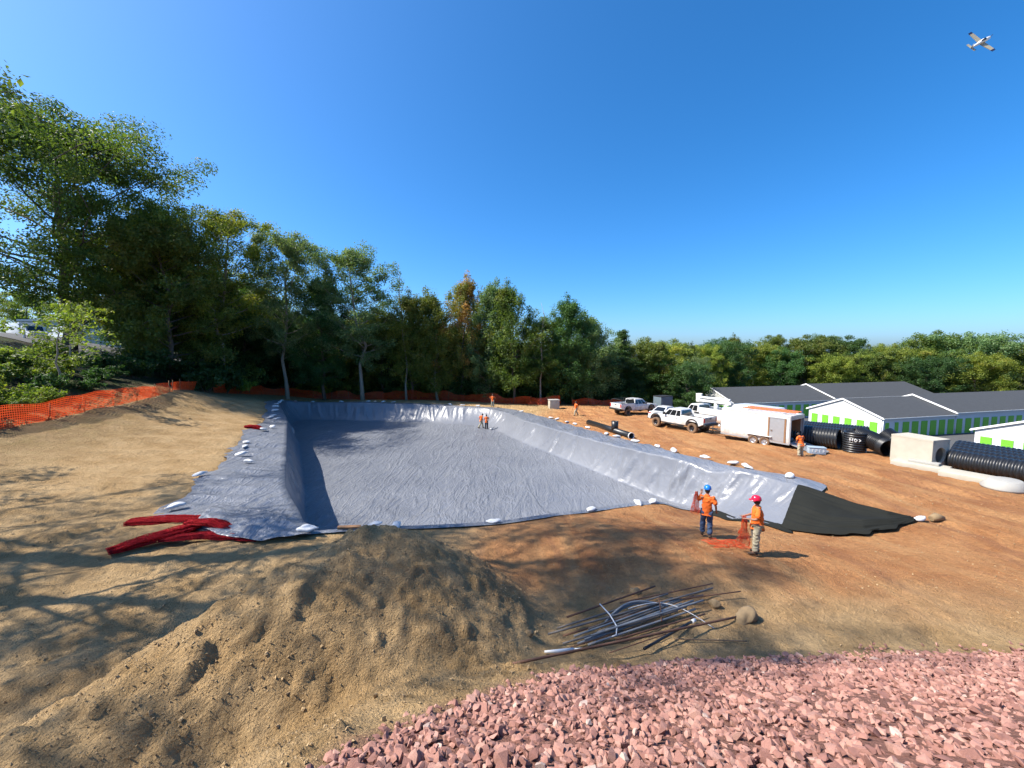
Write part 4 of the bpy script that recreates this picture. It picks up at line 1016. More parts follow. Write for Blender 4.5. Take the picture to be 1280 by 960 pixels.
# ------------------------------------------------------------------ sandbags
def bag_mesh(seed):
    r = np.random.default_rng(seed); bm = bmesh.new(); bmesh.ops.create_uvsphere(bm, u_segments=18, v_segments=12, radius=1)
    for v in bm.verts:
        c = v.co; x, y, z = c.x, c.y, c.z
        f = lambda q, p: math.copysign(abs(q) ** p, q)
        px, py, pz = f(x, .75) * .36, f(y, .8) * .21, f(z, .8) * .095
        if x > 0.55: t = (x - .55) / .45; py *= 1 - .75 * t; pz *= 1 - .55 * t; px += 0.12 * t
        if x > .93: py *= 2.0; pz *= 1.6
        d = 0.018 * math.sin(9 * px + seed) + 0.016 * math.sin(17 * py + 2 * seed + 8 * px)
        pz = pz + d - 0.02 * math.cos(px * 5 + seed)
        if pz < -0.05: pz = -0.05
        v.co = (px, py, pz)
    me = bpy.data.meshes.new('sandbag'); bm.to_mesh(me); bm.free(); me.materials.append(M['bag'])
    me.polygons.foreach_set('use_smooth', np.ones(len(me.polygons), bool)); return me
BAGS = [bag_mesh(i) for i in range(6)]
def bag(x, y, label, group=None, s=1.0, rz=None, dz=0.10):
    o = link('sandbag', random.choice(BAGS)); o.location = (x, y, gz(x, y) + dz + 0.05 * s)
    s *= .72; o.scale = (s, s * random.uniform(.85, 1.15), s * random.uniform(.8, 1.25)); o.rotation_euler = (random.uniform(-.15, .15), random.uniform(-.15, .15), random.uniform(0, 6.28) if rz is None else rz)
    return tag(o, label, 'sandbag', group or 'white sandbags on the pit liner')
for (x, y, s) in ((-31.5, 53.4, 1.2), (-29.6, 49.7, 1.2), (-28.3, 47.4, 1.2), (-27.2, 45, 1.2), (-26.0, 42.8, 1.2), (-24.8, 40.6, 1.2), (-23.6, 38.4, 1.1), (-22.5, 37.0, 1.2), (-23.2, 37.4, 1.0)):
    bag(x, y, 'white sandbag in the close row at the far end of the left rim', 'sandbags in the far left row', s)
for (x, y, s, lab) in ((-19.3, 31.2, 1.2, 'white sandbag on the left rim beside the red net bundle'), (-19.0, 29.6, 1.1, 'upright white sandbag on the left rim near the red net bundle'), (-17.6, 25.6, 1.15, 'white sandbag on the outer edge midway along the left rim'),
                       (-17.0, 24.6, 1.0, 'white sandbag midway along the left rim, second from outer edge'), (-15.9, 22.6, 1.2, 'white sandbag on the sagging middle of the left rim'), (-14.4, 21.0, .9, 'round white sandbag closest to the crease of the left rim'),
                       (-14.6, 17.9, 1.1, 'white sandbag on the outer edge of the left liner flap'), (-12.4, 14.1, 1.15, 'white sandbag at the outer corner beside the red net rolls'), (-6.7, 12.35, 1.25, 'long white sandbag at the near left corner of the pit')):
    bag(x, y, lab, None, s, dz=.13)
for (x, y) in ((-30.3, 54.6), (-28, 54.7), (-24, 54.7), (-20.2, 54.7), (-19.2, 54.6), (-18, 54.6), (-16.6, 54.4), (-8.5, 53.6), (-6.8, 53.3), (-4.6, 52.9)):
    bag(x, y, 'small white sandbag along the far rim of the pit', 'sandbags along the far rim', 1.1)
for (x, y) in ((1.2, 48.4), (4.3, 43.1), (4.9, 42.2), (5.7, 40.2), (6.3, 38.9), (7.2, 36.8)):
    bag(x, y, 'white sandbag on the far part of the right rim before the pipe', 'sandbags on the far right rim', 1.1)
for (x, y, lab) in ((8.2, 33.6, 'white sandbag under the black tee pipe'), (8.8, 32.3, 'white sandbag next to the open end of the black tee pipe'), (9.7, 30.3, 'white sandbag just nearer than the black tee pipe end'), (10.5, 27.9, 'white sandbag on the right rim level with the lifted pickup'),
                    (11.0, 26.2, 'white sandbag on the right rim level with the trailer wheels'), (12.0, 24.0, 'white sandbag pair member farther along the right rim below the trailer'), (12.9, 22.4, 'tilted white sandbag on the right rim behind the blue helmet'), (13.2, 21.6, 'flat white sandbag on the right rim behind the red helmet'),
                    (13.9, 19.2, 'white sandbag near the black geotextile on the right rim')):
    bag(x, y, lab, None, 1.2)
for (x, y, lab, s) in ((-4.9, 13.5, 'pale blue white sandbag behind the top of the dirt heap', .85), (-4.15, 13.6, 'white sandbag just right of the dirt heap top on the pit edge', .9), (-.7, 14.9, 'flat white sandbag at the middle of the near pit edge', 1.0), (3.6, 17.3, 'white sandbag on the near pit edge right of the middle', 1.1),
                       (6.3, 19.1, 'white sandbag on the near pit edge by the ramp', 1.1), (7.3, 19.8, 'last white sandbag of the near pit edge beside the ramp', 1.15)):
    bag(x, y, lab, None, s, dz=.06)
o = bag(15.75, 14.7, 'white sandbag holding the tail of the black geotextile', None, 1.0, 0.3, .05)
o = bag(-2.5, 46.1, 'white sandbag on the pit floor beside the two workers', None, .9); o.location.z = -2.78

# ------------------------------------------------------------------ red net rolls, near left
def net_tube(name, path, rad, label, seed, group=None):
    """a slack roll of knitted netting: flattened, folded lengthwise, ends gathered"""
    pts = [Vector(p) for p in path]; fine = []; r = random.Random(seed)
    for i in range(len(pts) - 1):
        for k in range(22): fine.append(pts[i].lerp(pts[i + 1], k / 22))
    fine.append(pts[-1]); n = len(fine); m = 28; V = []; ph = [r.uniform(0, 6) for _ in range(4)]
    zs = H(np.array([p.x for p in fine]), np.array([p.y for p in fine]))
    for i, p in enumerate(fine):
        t = i / (n - 1); d = fine[min(i + 1, n - 1)] - fine[max(i - 1, 0)]; d.z = 0; d.normalize(); sd = Vector((-d.y, d.x, 0))
        rr_ = .78 * rad * (.35 + .75 * math.sin(math.pi * min(1, .10 + .82 * t)) ** .6) 
        base = max(p.z - rad * 1.3, float(zs[i]) + .02)
        for j in range(m):
            an = 2 * math.pi * j / m; f = 1 + .18 * math.sin(5 * an + 2.5 * math.sin(7 * t) + ph[0] + 3 * t) + .12 * math.sin(9 * an + ph[1] - 5 * t) + .05 * math.sin(14 * an + ph[2] + 9 * t) + r.uniform(-.03, .03)
            V.append(Vector((p.x, p.y, base + rr_ * .45)) + sd * rr_ * 1.25 * f * math.cos(an) + Vector((0, 0, rr_ * .45 * f * math.sin(an))) + d * r.uniform(-.02, .02))
    mb = MB(); fs = []
    for i in range(n - 1):
        for j in range(m): fs.append((i * m + j, i * m + (j + 1) % m, (i + 1) * m + (j + 1) % m, (i + 1) * m + j))
    mb.add(V, fs, None, True)
    t = empty(name, (0, 0, 0), 0, label, 'netting', group)
    o = mb.build('netting', M['net_red'], t); w = o.modifiers.new('mesh', 'WIREFRAME'); w.thickness = .022; w.use_even_offset = False
    core = MB(); cv = []
    for i in range(n):
        c = sum((V[i * m + j] for j in range(m)), Vector()) / m
        for j in range(m): cv.append(c + (V[i * m + j] - c) * .66)
    core.add(cv, fs + [list(range(m))[::-1], [(n - 1) * m + j for j in range(m)]], None, True); core.build('inner_folds', M['net_red'], t)
    return t
net_tube('net_roll', [(-12.9, 12.75, .62), (-11.7, 13.0, .7), (-10.6, 13.1, .72)], .25, 'upper crimson net roll reaching left from the plastic sheet', 1)
net_tube('net_roll', [(-11.45, 10.7, .5), (-11.0, 11.4, .6), (-10.55, 12.2, .72), (-10.2, 12.9, .75)], .26, 'crimson net roll pointing towards the viewer, lowest of the red rolls', 2)
net_tube('net_roll', [(-10.75, 11.55, .6), (-9.6, 11.85, .66), (-8.6, 11.85, .56), (-7.9, 11.75, .5)], .17, 'ribbed orange red net roll lying along the edge of the sheet', 3)
net_tube('net_roll', [(-10.7, 12.5, .85), (-9.8, 12.45, .85), (-8.8, 12.2, .7)], .19, 'short red net roll tucked under the folded grey sheet', 4)
net_tube('net_bundle', [(-20.7, 30.0, .4), (-20.1, 30.2, .55), (-19.5, 30.1, .4)], .30, 'small bright red net bundle on the left rim of the pit', 5)

# ------------------------------------------------------------------ rods and conduits in the foreground
def rod(pts, rad, mat, label, n=8):
    mb = MB(); P = [Vector(p) for p in pts]
    mb.tube(P, rad * .82, n); return tag(mb.build('rod', M[mat], None), label, 'rod', 'rods and conduits in the pile')
def on(x, y, dz): return (x, y, gz(x, y) + dz)
rods = [  # left end, right end, radius, height over ground, material, label
 ((-0.10, 6.12), (5.0, 8.25), .028, .03, 'rust_rod', 'longest rusty pipe lying in front of the pile'),
 ((.95, 7.78), (3.75, 9.0), .022, .10, 'steel_rod', 'steel rod at the back left of the pile'),
 ((1.2, 8.15), (3.55, 9.3), .024, .12, 'rust_rod', 'dark pipe at the very back of the pile'),
 ((.72, 7.4), (4.9, 9.15), .024, .16, 'steel_rod', 'long grey rod across the top of the pile'),
 ((2.5, 8.65), (5.05, 9.45), .018, .10, 'rust_rod', 'thin rusty rod reaching farthest right at the back'),
 ((3.3, 8.6), (5.55, 9.1), .018, .12, 'rust_rod', 'thin rusty rod ending above the boulder'),
 ((1.3, 7.35), (4.0, 8.55), .026, .06, 'grey_conduit', 'grey conduit low in the pile, second from the front'),
 ((1.5, 7.3), (4.15, 8.45), .026, .06, 'grey_conduit', 'grey conduit at the front of the pile'),
 ((1.45, 7.42), (3.9, 8.6), -.0 + .022, .11, 'grey_conduit', 'pale conduit lying on top near the front'),
 ((1.6, 7.5), (4.2, 8.65), .024, .14, 'grey_conduit', 'grey conduit on top of the middle of the pile'),
 ((1.75, 7.65), (4.0, 8.75), .026, .10, 'steel_rod', 'steel rod in the middle of the pile'),
 ((1.6, 7.8), (3.8, 8.85), .022, .08, 'steel_rod', 'steel rod behind the curved cable'),
 ((1.15, 7.25), (3.4, 8.2), .014, .05, 'rust_rod', 'thin rusty bar at the lower front of the pile'),
 ((1.85, 7.05), (3.2, 7.7), .012, .03, 'rust_rod', 'short thin rusty bar in front of the conduits'),
 ((2.55, 7.15), (3.9, 8.05), .032, .04, 'black_plastic', 'dark hose end piece with white cap under the rusty pipe'),
 ((1.05, 7.6), (4.35, 8.95), .022, .07, 'rust_rod', 'brown rod low in the back half of the pile'),
 ((1.4, 7.95), (4.6, 9.0), .020, .06, 'steel_rod', 'dark rod under the back of the pile, ending past the middle'),
 ((1.0, 7.3), (3.7, 8.35), .024, .09, 'steel_rod', 'dull steel rod leaning low at the left front of the pile'),
 ((1.9, 7.6), (4.4, 8.6), .026, .17, 'grey_conduit', 'grey conduit highest in the right half of the pile'),
 ((1.25, 7.5), (3.9, 8.72), .024, .13, 'grey_conduit', 'grey conduit between the front conduits and the bowed hose'),
 ((2.1, 7.5), (4.3, 8.3), .020, .05, 'rust_rod', 'brown bar under the front right of the pile'),
 ((3.3, 7.55), (4.75, 7.5), .014, .025, 'twig', 'thin brown stick on the ground right of the pile'),
]
for (a, b, rad, dz, mt, lab) in rods:
    pts = []
    for i in range(9):
        t = i / 8; x = a[0] + (b[0] - a[0]) * t; y = a[1] + (b[1] - a[1]) * t
        pts.append((x, y, 0))
    g0, g1 = gz(*a), gz(*b); lift = max(gz(p[0], p[1]) - (g0 + (g1 - g0) * i / 8) for i, p in enumerate(pts))
    pts = [(p[0], p[1], g0 + (g1 - g0) * i / 8 + max(lift, 0) * .9 + dz + rad + 0.02) for i, p in enumerate(pts)]
    rod(pts, rad, mt, lab)
def arc(a, b, bulge, up, n=16):
    a = Vector(a); b = Vector(b); d = b - a; s = Vector((-d.y, d.x, 0)).normalized(); return [a + d * (i / n) + s * bulge * math.sin(math.pi * i / n) + Vector((0, 0, up * math.sin(math.pi * i / n))) for i in range(n + 1)]
rod(arc(on(2.0, 8.0, .12), on(3.55, 8.5, .14), .22, .14), .030, 'grey_conduit', 'bowed grey hose arching over the pile')
rod(arc(on(2.05, 8.05, .10), on(3.4, 8.6, .12), .14, .10), .026, 'grey_conduit', 'second bowed grey hose inside the first arch')
rod(arc(on(2.6, 8.35, .2), on(4.3, 7.9, .04), .35, .10), .010, 'white_pvc', 'thin white wire looping down in front of the pile')
rod([on(1.95, 8.3, .36), on(2.1, 8.0, .30), on(2.18, 7.72, .22), on(2.12, 7.55, .16), on(1.95, 7.5, .12)], .016, 'white_pvc', 'bent white strap hooked over the left half of the pile')
rod([on(3.35, 8.55, .34), on(3.3, 8.3, .26), on(3.22, 8.0, .12)], .016, 'rust_rod', 'short rusty bar crossing the right half of the pile')
mb = MB(); mb.tube([on(.62, 7.02, .05), on(.9, 7.1, .07), on(1.2, 7.22, .06)], [.02, .036, .03], 8); mb.tube([on(1.2, 7.22, .06), on(1.42, 7.26, .05)], .018, 6)
tag(mb.build('pipe_end', M['white_pvc'], None), 'white pipe nozzle lying left of the pile of rods', 'pipe')
mb = MB(); mb.tube([on(3.88, 8.03, .09), on(3.98, 8.1, .09)], .038, 8); mb.build('end_cap', M['white_pvc'], [o for o in COL.objects if o.get('label', '').startswith('dark hose')][0])
# a board at the pit edge
mb = MB(); mb.box((0, 0, 0), (.75, .14, .05)); o = mb.build('board', M['wood'], None); o.location = (-5.55, 12.95, gz(-5.55, 12.95) + .12); o.rotation_euler = (.1, .05, .2); tag(o, 'short wooden board at the near left edge of the pit', 'board')
mb = MB(); mb.tube([(0, 0, 0), (.25, .05, .05), (.5, 0, .02)], [.10, .16, .07], 10); o = mb.build('clay_lump', M['boulder'], None); o.location = (16.2, 14.7, gz(16.2, 14.7) + .08); tag(o, 'brown clay lump beside the tail of the black sheet', 'rock')

# ------------------------------------------------------------------ people
def skin_mesh(name, nodes, edges, mat, levels=2):
    """nodes: name -> (pos, (rx, ry)); grown into one continuous surface"""
    keys = list(nodes); ix = {k: i for i, k in enumerate(keys)}
    me = bpy.data.meshes.new(name); me.from_pydata([nodes[k][0] for k in keys], [(ix[a], ix[b]) for a, b in edges], [])
    o = bpy.data.objects.new(name, me); COL.objects.link(o)
    sk = o.modifiers.new('skin', 'SKIN'); sk.use_smooth_shade = True; sk.branch_smoothing = 0.6
    for i, k in enumerate(keys):
        rr_ = nodes[k][1]; me.skin_vertices[0].data[i].radius = rr_ if isinstance(rr_, tuple) else (rr_, rr_)
    me.skin_vertices[0].data[0].use_root = True
    ss = o.modifiers.new('sub', 'SUBSURF'); ss.levels = levels; ss.render_levels = levels
    dg = bpy.context.evaluated_depsgraph_get(); dg.update()
    out = bpy.data.meshes.new_from_object(o.evaluated_get(dg)); out.name = name
    bpy.data.objects.remove(o); bpy.data.meshes.remove(me)
    out.materials.clear(); out.materials.append(mat)
    out.polygons.foreach_set('use_smooth', np.ones(len(out.polygons), bool))
    return out
def crease(me, amp, key):
    """slack folds in cloth"""
    n = len(me.vertices); c = np.empty(n * 3); nr = np.empty(n * 3); me.vertices.foreach_get('co', c); me.vertices.foreach_get('normal', nr)
    c = c.reshape(-1, 3); nr = nr.reshape(-1, 3); k = len(key)
    a = fbm(c[:, 0] * 8 + c[:, 1] * 9 + k, c[:, 2] * 17 + c[:, 1] * 6, 3 + k, 3) + .6 * np.abs(fbm(c[:, 2] * 26 + c[:, 0] * 12, c[:, 1] * 12 + c[:, 0] * 9, 9 + k, 2))
    c = c + nr * (a * amp * 2)[:, None]; me.vertices.foreach_set('co', c.ravel()); me.update(); return me
def person(loc, rz, label, pose, trousers, helmet=None, hair=True, s=1.0, group=None):
    """facing +x before turning; pose gives joints of each limb"""
    t = empty('person', loc, rz, label, 'person', group); t.scale = (s, s, s)
    p = dict(hip=(0, 0, .95), chest=(.0, 0, 1.32), neck=(.0, 0, 1.50), head=(.03, 0, 1.66),
             l_hip=(0, .10, .92), l_knee=(.03, .11, .50), l_ank=(-.02, .12, .09), r_hip=(0, -.10, .92), r_knee=(.03, -.11, .50), r_ank=(-.02, -.12, .09),
             l_sh=(0, .19, 1.42), l_el=(-.03, .26, 1.14), l_wr=(.05, .27, .90), r_sh=(0, -.19, 1.42), r_el=(-.03, -.26, 1.14), r_wr=(.05, -.27, .90))
    p.update(pose); V = {k: Vector(v) for k, v in p.items()}
    body = {'hip': (V['hip'], (.13, .10)), 'belly': (V['hip'].lerp(V['chest'], .5), (.13, .10)), 'chest': (V['chest'], (.15, .11)), 'neck0': (V['neck'] - Vector((0, 0, .03)), .06), 'neck': (V['neck'].lerp(V['head'], .35), .052),
            'head0': (V['neck'].lerp(V['head'], .75), (.072, .080)), 'head': (V['head'], (.082, .098)), 'head1': (V['head'] + Vector((-.005, 0, .075)), (.070, .085)), 'nose': (V['head'] + Vector((.115, 0, -.01)), .016)}
    ed = [('hip', 'belly'), ('belly', 'chest'), ('chest', 'neck0'), ('neck0', 'neck'), ('neck', 'head0'), ('head0', 'head'), ('head', 'head1'), ('head', 'nose')]
    for sd in 'lr':
        kn, an, hp = V[sd + '_knee'], V[sd + '_ank'], V[sd + '_hip']
        body.update({sd + 'h': (hp, .082), sd + 'k': (kn, .056), sd + 'c': (kn.lerp(an, .35), .055), sd + 'a': (an, .038), sd + 'he': (an + Vector((-.03, 0, -.045)), .036), sd + 'to': (an + Vector((.15, 0, -.05)), (.042, .03))})
        ed += [('hip', sd + 'h'), (sd + 'h', sd + 'k'), (sd + 'k', sd + 'c'), (sd + 'c', sd + 'a'), (sd + 'a', sd + 'he'), (sd + 'a', sd + 'to')]
        sh, el, wr = V[sd + '_sh'], V[sd + '_el'], V[sd + '_wr']; d = (wr - el).normalized(); sid = Vector((0, 1, 0)) if abs(d.y) < .8 else Vector((1, 0, 0)); sid = (sid - d * sid.dot(d)).normalized()
        up_ = d.cross(sid)
        body.update({sd + 's': (sh, .058), sd + 'e': (el, .042), sd + 'f': (el.lerp(wr, .3), .041), sd + 'w': (wr, (.027, .030)), sd + 'p': (wr + d * .06, (.034, .018))})
        ed += [('chest', sd + 's'), (sd + 's', sd + 'e'), (sd + 'e', sd + 'f'), (sd + 'f', sd + 'w'), (sd + 'w', sd + 'p')]
        for q, (o_, l_) in enumerate(((-.030, .062), (-.010, .075), (.011, .070), (.031, .055))):
            a = wr + d * .095 + sid * o_; b = a + d * l_ * .55 + up_ * .008; c = b + d * l_ * .4 + up_ * .028
            body.update({f'{sd}g{q}': (a, .0105), f'{sd}h{q}': (b, .0095), f'{sd}i{q}': (c, .008)}); ed += [(sd + 'p', f'{sd}g{q}'), (f'{sd}g{q}', f'{sd}h{q}'), (f'{sd}h{q}', f'{sd}i{q}')]
        th = wr + d * .045 - sid * .045; body.update({sd + 't0': (th, .012), sd + 't1': (th + d * .045 - sid * .015 + up_ * .02, .0095)}); ed += [(sd + 'w', sd + 't0'), (sd + 't0', sd + 't1')]
    link('body', skin_mesh('body', body, ed, M['skin'], 1), t)
    # shirt: torso and short sleeves
    sh = {'hip': (V['hip'] + Vector((0, 0, .02)), (.182, .145)), 'hem': (V['hip'] - Vector((0, 0, .13)), (.186, .150)), 'belly': (V['hip'].lerp(V['chest'], .5), (.184, .145)), 'chest': (V['chest'], (.195, .145)), 'col': (V['chest'].lerp(V['neck'], .62), (.115, .09)), 'col2': (V['neck'] + Vector((0, 0, .005)), .070)}
    e2 = [('hip', 'hem'), ('hip', 'belly'), ('belly', 'chest'), ('chest', 'col'), ('col', 'col2')]
    for sd in 'lr':
        a, b = V[sd + '_sh'], V[sd + '_el']
        sh.update({sd + 's': (a, .088), sd + 'm': (a.lerp(b, .55), .080), sd + 'x': (a.lerp(b, .86), .080)}); e2 += [('chest', sd + 's'), (sd + 's', sd + 'm'), (sd + 'm', sd + 'x')]
    link('shirt', crease(skin_mesh('shirt', sh, e2, M['shirt'], 3), .016, label), t)
    tr_ = {'hip': (V['hip'] - Vector((0, 0, .03)), (.165, .130))}; e3 = []
    for sd in 'lr':
        hp, kn, an = V[sd + '_hip'], V[sd + '_knee'], V[sd + '_ank']
        tr_.update({sd + 'h': (hp - Vector((0, 0, .06)), .116), sd + 'm': (hp.lerp(kn, .5), .106), sd + 'k': (kn, .094), sd + 'c': (kn.lerp(an, .5), .090), sd + 'a': (an + Vector((0, 0, .01)), .084)})
        e3 += [('hip', sd + 'h'), (sd + 'h', sd + 'm'), (sd + 'm', sd + 'k'), (sd + 'k', sd + 'c'), (sd + 'c', sd + 'a')]
    link('trousers', crease(skin_mesh('trousers', tr_, e3, M[trousers], 3), .014, label), t)
    for sd in 'lr':
        an = V[sd + '_ank']; mb = MB(); mb.tube([an + Vector((-.07, 0, -.05)), an + Vector((0, 0, -.035)), an + Vector((.10, 0, -.05)), an + Vector((.19, 0, -.062))], [.042, .055, .050, .03], 10)
        link('boot', mb.mesh('boot', M['boot']), t)
    hd = V['head']
    if helmet:
        mb = MB(); Mx = Matrix.Translation(hd + Vector((0, 0, .045)))
        prof = [(.0, .135), (.05, .130), (.095, .105), (.125, .055), (.135, .0), (.135, -.012), (.128, -.012), (.118, .05), (.09, .095), (0, .125)]
        mb.lathe(prof, 20, Mx @ Matrix.Diagonal((1.05, .92, 1, 1)))
        hm = mb.build('helmet', M[helmet], t)
        mb = MB(); vs = []; fs = []
        for i in range(13):
            a = -1.25 + 2.5 * i / 12
            for rr_, dz in ((.128, .0), (.128 + .065 * math.cos(a), -.022)): vs.append((rr_ * math.cos(a) * 1.05, rr_ * math.sin(a) * .92, dz - .004)); vs.append((rr_ * math.cos(a) * 1.05, rr_ * math.sin(a) * .92, dz + .004))
        for i in range(12):
            o_ = i * 4; fs += [(o_, o_ + 2, o_ + 6, o_ + 4), (o_ + 1, o_ + 5, o_ + 7, o_ + 3), (o_ + 2, o_ + 3, o_ + 7, o_ + 6)]
        mb.add(vs, fs, Mx, True); mb.build('brim', M[helmet], hm)
    if hair:
        mb = MB(); mb.lathe([(.0, .118), (.06, .105), (.088, .06), (.096, .0), (.085, -.06), (.06, -.09), (.05, -.08), (.0, .09)], 14, Matrix.Translation(hd + Vector((-.022, 0, -.005))) @ Matrix.Diagonal((1.0, .93, 1, 1)))
        mb.build('hair', M['hair'], t)
    return t
stand = {}
walk = dict(l_knee=(.20, .10, .52), l_ank=(.26, .11, .10), r_knee=(-.10, -.10, .50), r_ank=(-.34, -.11, .14), l_el=(-.14, .25, 1.16), l_wr=(-.10, .27, .92), r_el=(.06, -.25, 1.15), r_wr=(.22, -.26, .98))
# blue helmet: seen from behind, one arm up holding netting on the shoulder
person((6.80, 13.3, gz(6.8, 13.3) + .02), R(62), 'worker in blue helmet and jeans carrying red netting on the shoulder',
       dict(l_el=(.10, .30, 1.22), l_wr=(.20, .22, 1.46), r_el=(-.02, -.28, 1.14), r_wr=(.12, -.30, .92), l_ank=(.08, .12, .09), r_ank=(-.10, -.13, .09), l_knee=(.08, .11, .51), chest=(.04, 0, 1.32), neck=(.06, 0, 1.5), head=(.09, 0, 1.66)), 'jeans', 'helmet_blue', s=.985)
person((7.55, 11.7, gz(7.55, 11.7) + .02), R(158), 'worker in red helmet and khaki trousers holding orange netting',
       dict(l_el=(.06, .27, 1.16), l_wr=(.30, .18, 1.12), r_el=(.06, -.27, 1.16), r_wr=(.31, -.14, 1.10), head=(.05, 0, 1.66), l_ank=(.04, .12, .09), r_ank=(-.05, -.12, .09)), 'khaki', 'helmet_red', s=1.0)
person((-3.75, 46.9, -2.86), R(20), 'left of the two workers standing on the pit floor', dict(walk, chest=(.10, 0, 1.30), neck=(.16, 0, 1.46), head=(.22, 0, 1.61)), 'khaki', None, s=1.04)
person((-3.05, 46.4, -2.86), R(80), 'right of the two workers on the pit floor, dark trousers', dict(l_el=(.02, .30, 1.18), l_wr=(.18, .2, 1.05), r_el=(.02, -.30, 1.18), r_wr=(.18, -.2, 1.05)), 'dark_cloth', None, s=1.0)
person((-2.6, 52.3, gz(-2.6, 52.3) + .06), R(-95), 'worker with hands on hips on the far rim of the pit', dict(l_el=(-.10, .38, 1.20), l_wr=(.02, .19, 1.04), r_el=(-.10, -.38, 1.20), r_wr=(.02, -.19, 1.04)), 'khaki', None, s=1.02)
person((7.76, 47.1, gz(7.76, 47.1) + .02), R(200), 'worker walking across the bare ground near the far fence', walk, 'khaki', None, s=1.0)
person((18.72, 25.0, gz(18.72, 25) + .02), R(100), 'worker with bowed head standing behind the open trailer', dict(chest=(.10, 0, 1.30), neck=(.18, 0, 1.45), head=(.27, 0, 1.54), l_sh=(.08, .19, 1.41), r_sh=(.08, -.19, 1.41), l_el=(.10, .25, 1.14), r_el=(.10, -.25, 1.14), l_wr=(.26, .12, 1.0), r_wr=(.26, -.12, 1.0)), 'khaki', None, s=.95)

def crumpled_net(name, fn, nu, nv, label, mat='net_orange', cat='netting'):
    o = patch(name, fn, nu, nv, M[mat], 0, False)
    w = o.modifiers.new('mesh', 'WIREFRAME'); w.thickness = .008; w.use_even_offset = False; w.use_boundary = True
    return tag(o, label, cat)
def drape(cx, cy, zt, zb, w, seed):
    def fn(u, v):
        a = u * 9 + 1.5 * vnoise(v * 4, u * 3, seed)
        rr_ = (w * (0.25 + .75 * v ** .7)) * (0.5 + 0.9 * np.abs(vnoise(u * 11, v * 3.5, seed + 1)) * 1.6)
        x = cx + rr_ * np.cos(a); y = cy + rr_ * np.sin(a) * .8; z = zt + (zb - zt) * v + .08 * vnoise(u * 7, v * 6, seed + 2)
        return np.stack([x, y, z], -1)
    return fn
g1 = gz(7.3, 11.8)
crumpled_net('held_netting', drape(7.22, 11.80, g1 + 1.16, g1 + .25, .19, 31), 34, 26, 'orange netting hanging from the hands of the red helmet worker')
g2 = gz(6.75, 13.3)
crumpled_net('shoulder_netting', drape(6.48, 13.42, g2 + 1.58, g2 + .82, .17, 41), 34, 24, 'red netting slung over the shoulder of the blue helmet worker', 'net_orange')
def heap(u, v):
    x = 6.45 + u * 1.1 + .25 * vnoise(u * 6, v * 6, 61); y = 11.95 + v * .75 + .2 * vnoise(u * 6, v * 5, 62)
    return np.stack([x, y, base_h(x, y) + .05 + .22 * np.abs(fbm(u * 6, v * 6, 63, 3)) * np.sin(u * 3.1) ], -1)
crumpled_net('netting_heap', heap, 30, 20, 'heap of orange netting on the ground between the two workers')

# ------------------------------------------------------------------ vehicles (x forward, y left, z up)
def wheel_meshes(r, w, rimr, rimmat):
    mb = MB(); rx = Matrix.Rotation(R(90), 4, 'X')
    mb.lathe([(rimr, -w / 2 + .01), (r - .03, -w / 2), (r, -w / 2 + .035), (r, w / 2 - .035), (r - .03, w / 2), (rimr, w / 2 - .01), (rimr - .01, 0)], 26, rx, True, True)
    ty = mb.mesh('tyre', M['tyre'])
    mb = MB(); mb.lathe([(0, .03), (rimr * .25, .035), (rimr * .3, .01), (rimr * .85, -.01), (rimr * .93, w / 2 - .02), (rimr + .005, w / 2 - .015), (rimr + .005, -w / 2 + .015), (0, -w / 2 + .05)], 22, rx)
    for k in range(6):
        a = k * math.pi / 3; mb.box((0, 0, rimr * .58), (rimr * .22, .05, rimr * .62), Matrix.Rotation(a, 4, 'Y') @ Matrix.Translation((0, -.02, 0)))
    ri = mb.mesh('rim', M[rimmat]); return ty, ri
def add_wheels(t, spots, r, w, rimr, rimmat):
    ty, ri = wheel_meshes(r, w, rimr, rimmat)
    for (x, y) in spots:
        o = link('wheel', ty, t); o.location = (x, y, r); o.rotation_euler = (0, 0, 0 if y < 0 else math.pi)
        link('rim', ri, o)
def arch(cx, r, z0, n=10, up=1.0):
    return [(cx + r * math.cos(math.pi * i / n), z0 + r * up * math.sin(math.pi * i / n)) for i in range(n + 1)]
def cabin(t, x0, x1, rx0, rx1, z0, z1, hw, hwr, paint, wins, glassname='window', roof=True):
    """tapered greenhouse; wins: spans along each side"""
    lo = [(x0, -hw, z0), (x1, -hw, z0), (x1, hw, z0), (x0, hw, z0)]; hi = [(rx0, -hwr, z1), (rx1, -hwr, z1), (rx1, hwr, z1), (rx0, hwr, z1)]
    mb = MB(); mb.add(lo + hi, [(3, 2, 1, 0), (4, 5, 6, 7), (0, 1, 5, 4), (1, 2, 6, 5), (2, 3, 7, 6), (3, 0, 4, 7)])
    mb.prism([(rx0 + .02, z1 + .001), (rx1 - .02, z1 + .001), (rx1 - .15, z1 + .04), (rx0 + .12, z1 + .04)], -hwr + .04, hwr - .04)
    o = mb.build('cab', paint, t); md = o.modifiers.new('bev', 'BEVEL'); md.width = .035; md.segments = 2; md.limit_method = 'ANGLE'
    right = [lo[0], lo[1], hi[1], hi[0]]; left = [lo[2], lo[3], hi[3], hi[2]]; front_ = [lo[1], lo[2], hi[2], hi[1]]; back_ = [lo[3], lo[0], hi[0], hi[3]]
    for (u0, u1) in wins:
        for q, (a, b) in ((right, (u0, u1)), (left, (1 - u1, 1 - u0))):
            m2 = MB(); m2.panel(q, a, b, .10, .86, .012, .02); m2.build(glassname, M['glass_dark'], t)
    for q, nm in ((front_, 'windscreen'), (back_, 'rear_window')):
        m2 = MB(); m2.panel(q, .09, .91, .10, .88, .012, .02); m2.build(nm, M['glass_dark'], t)
    return right, left

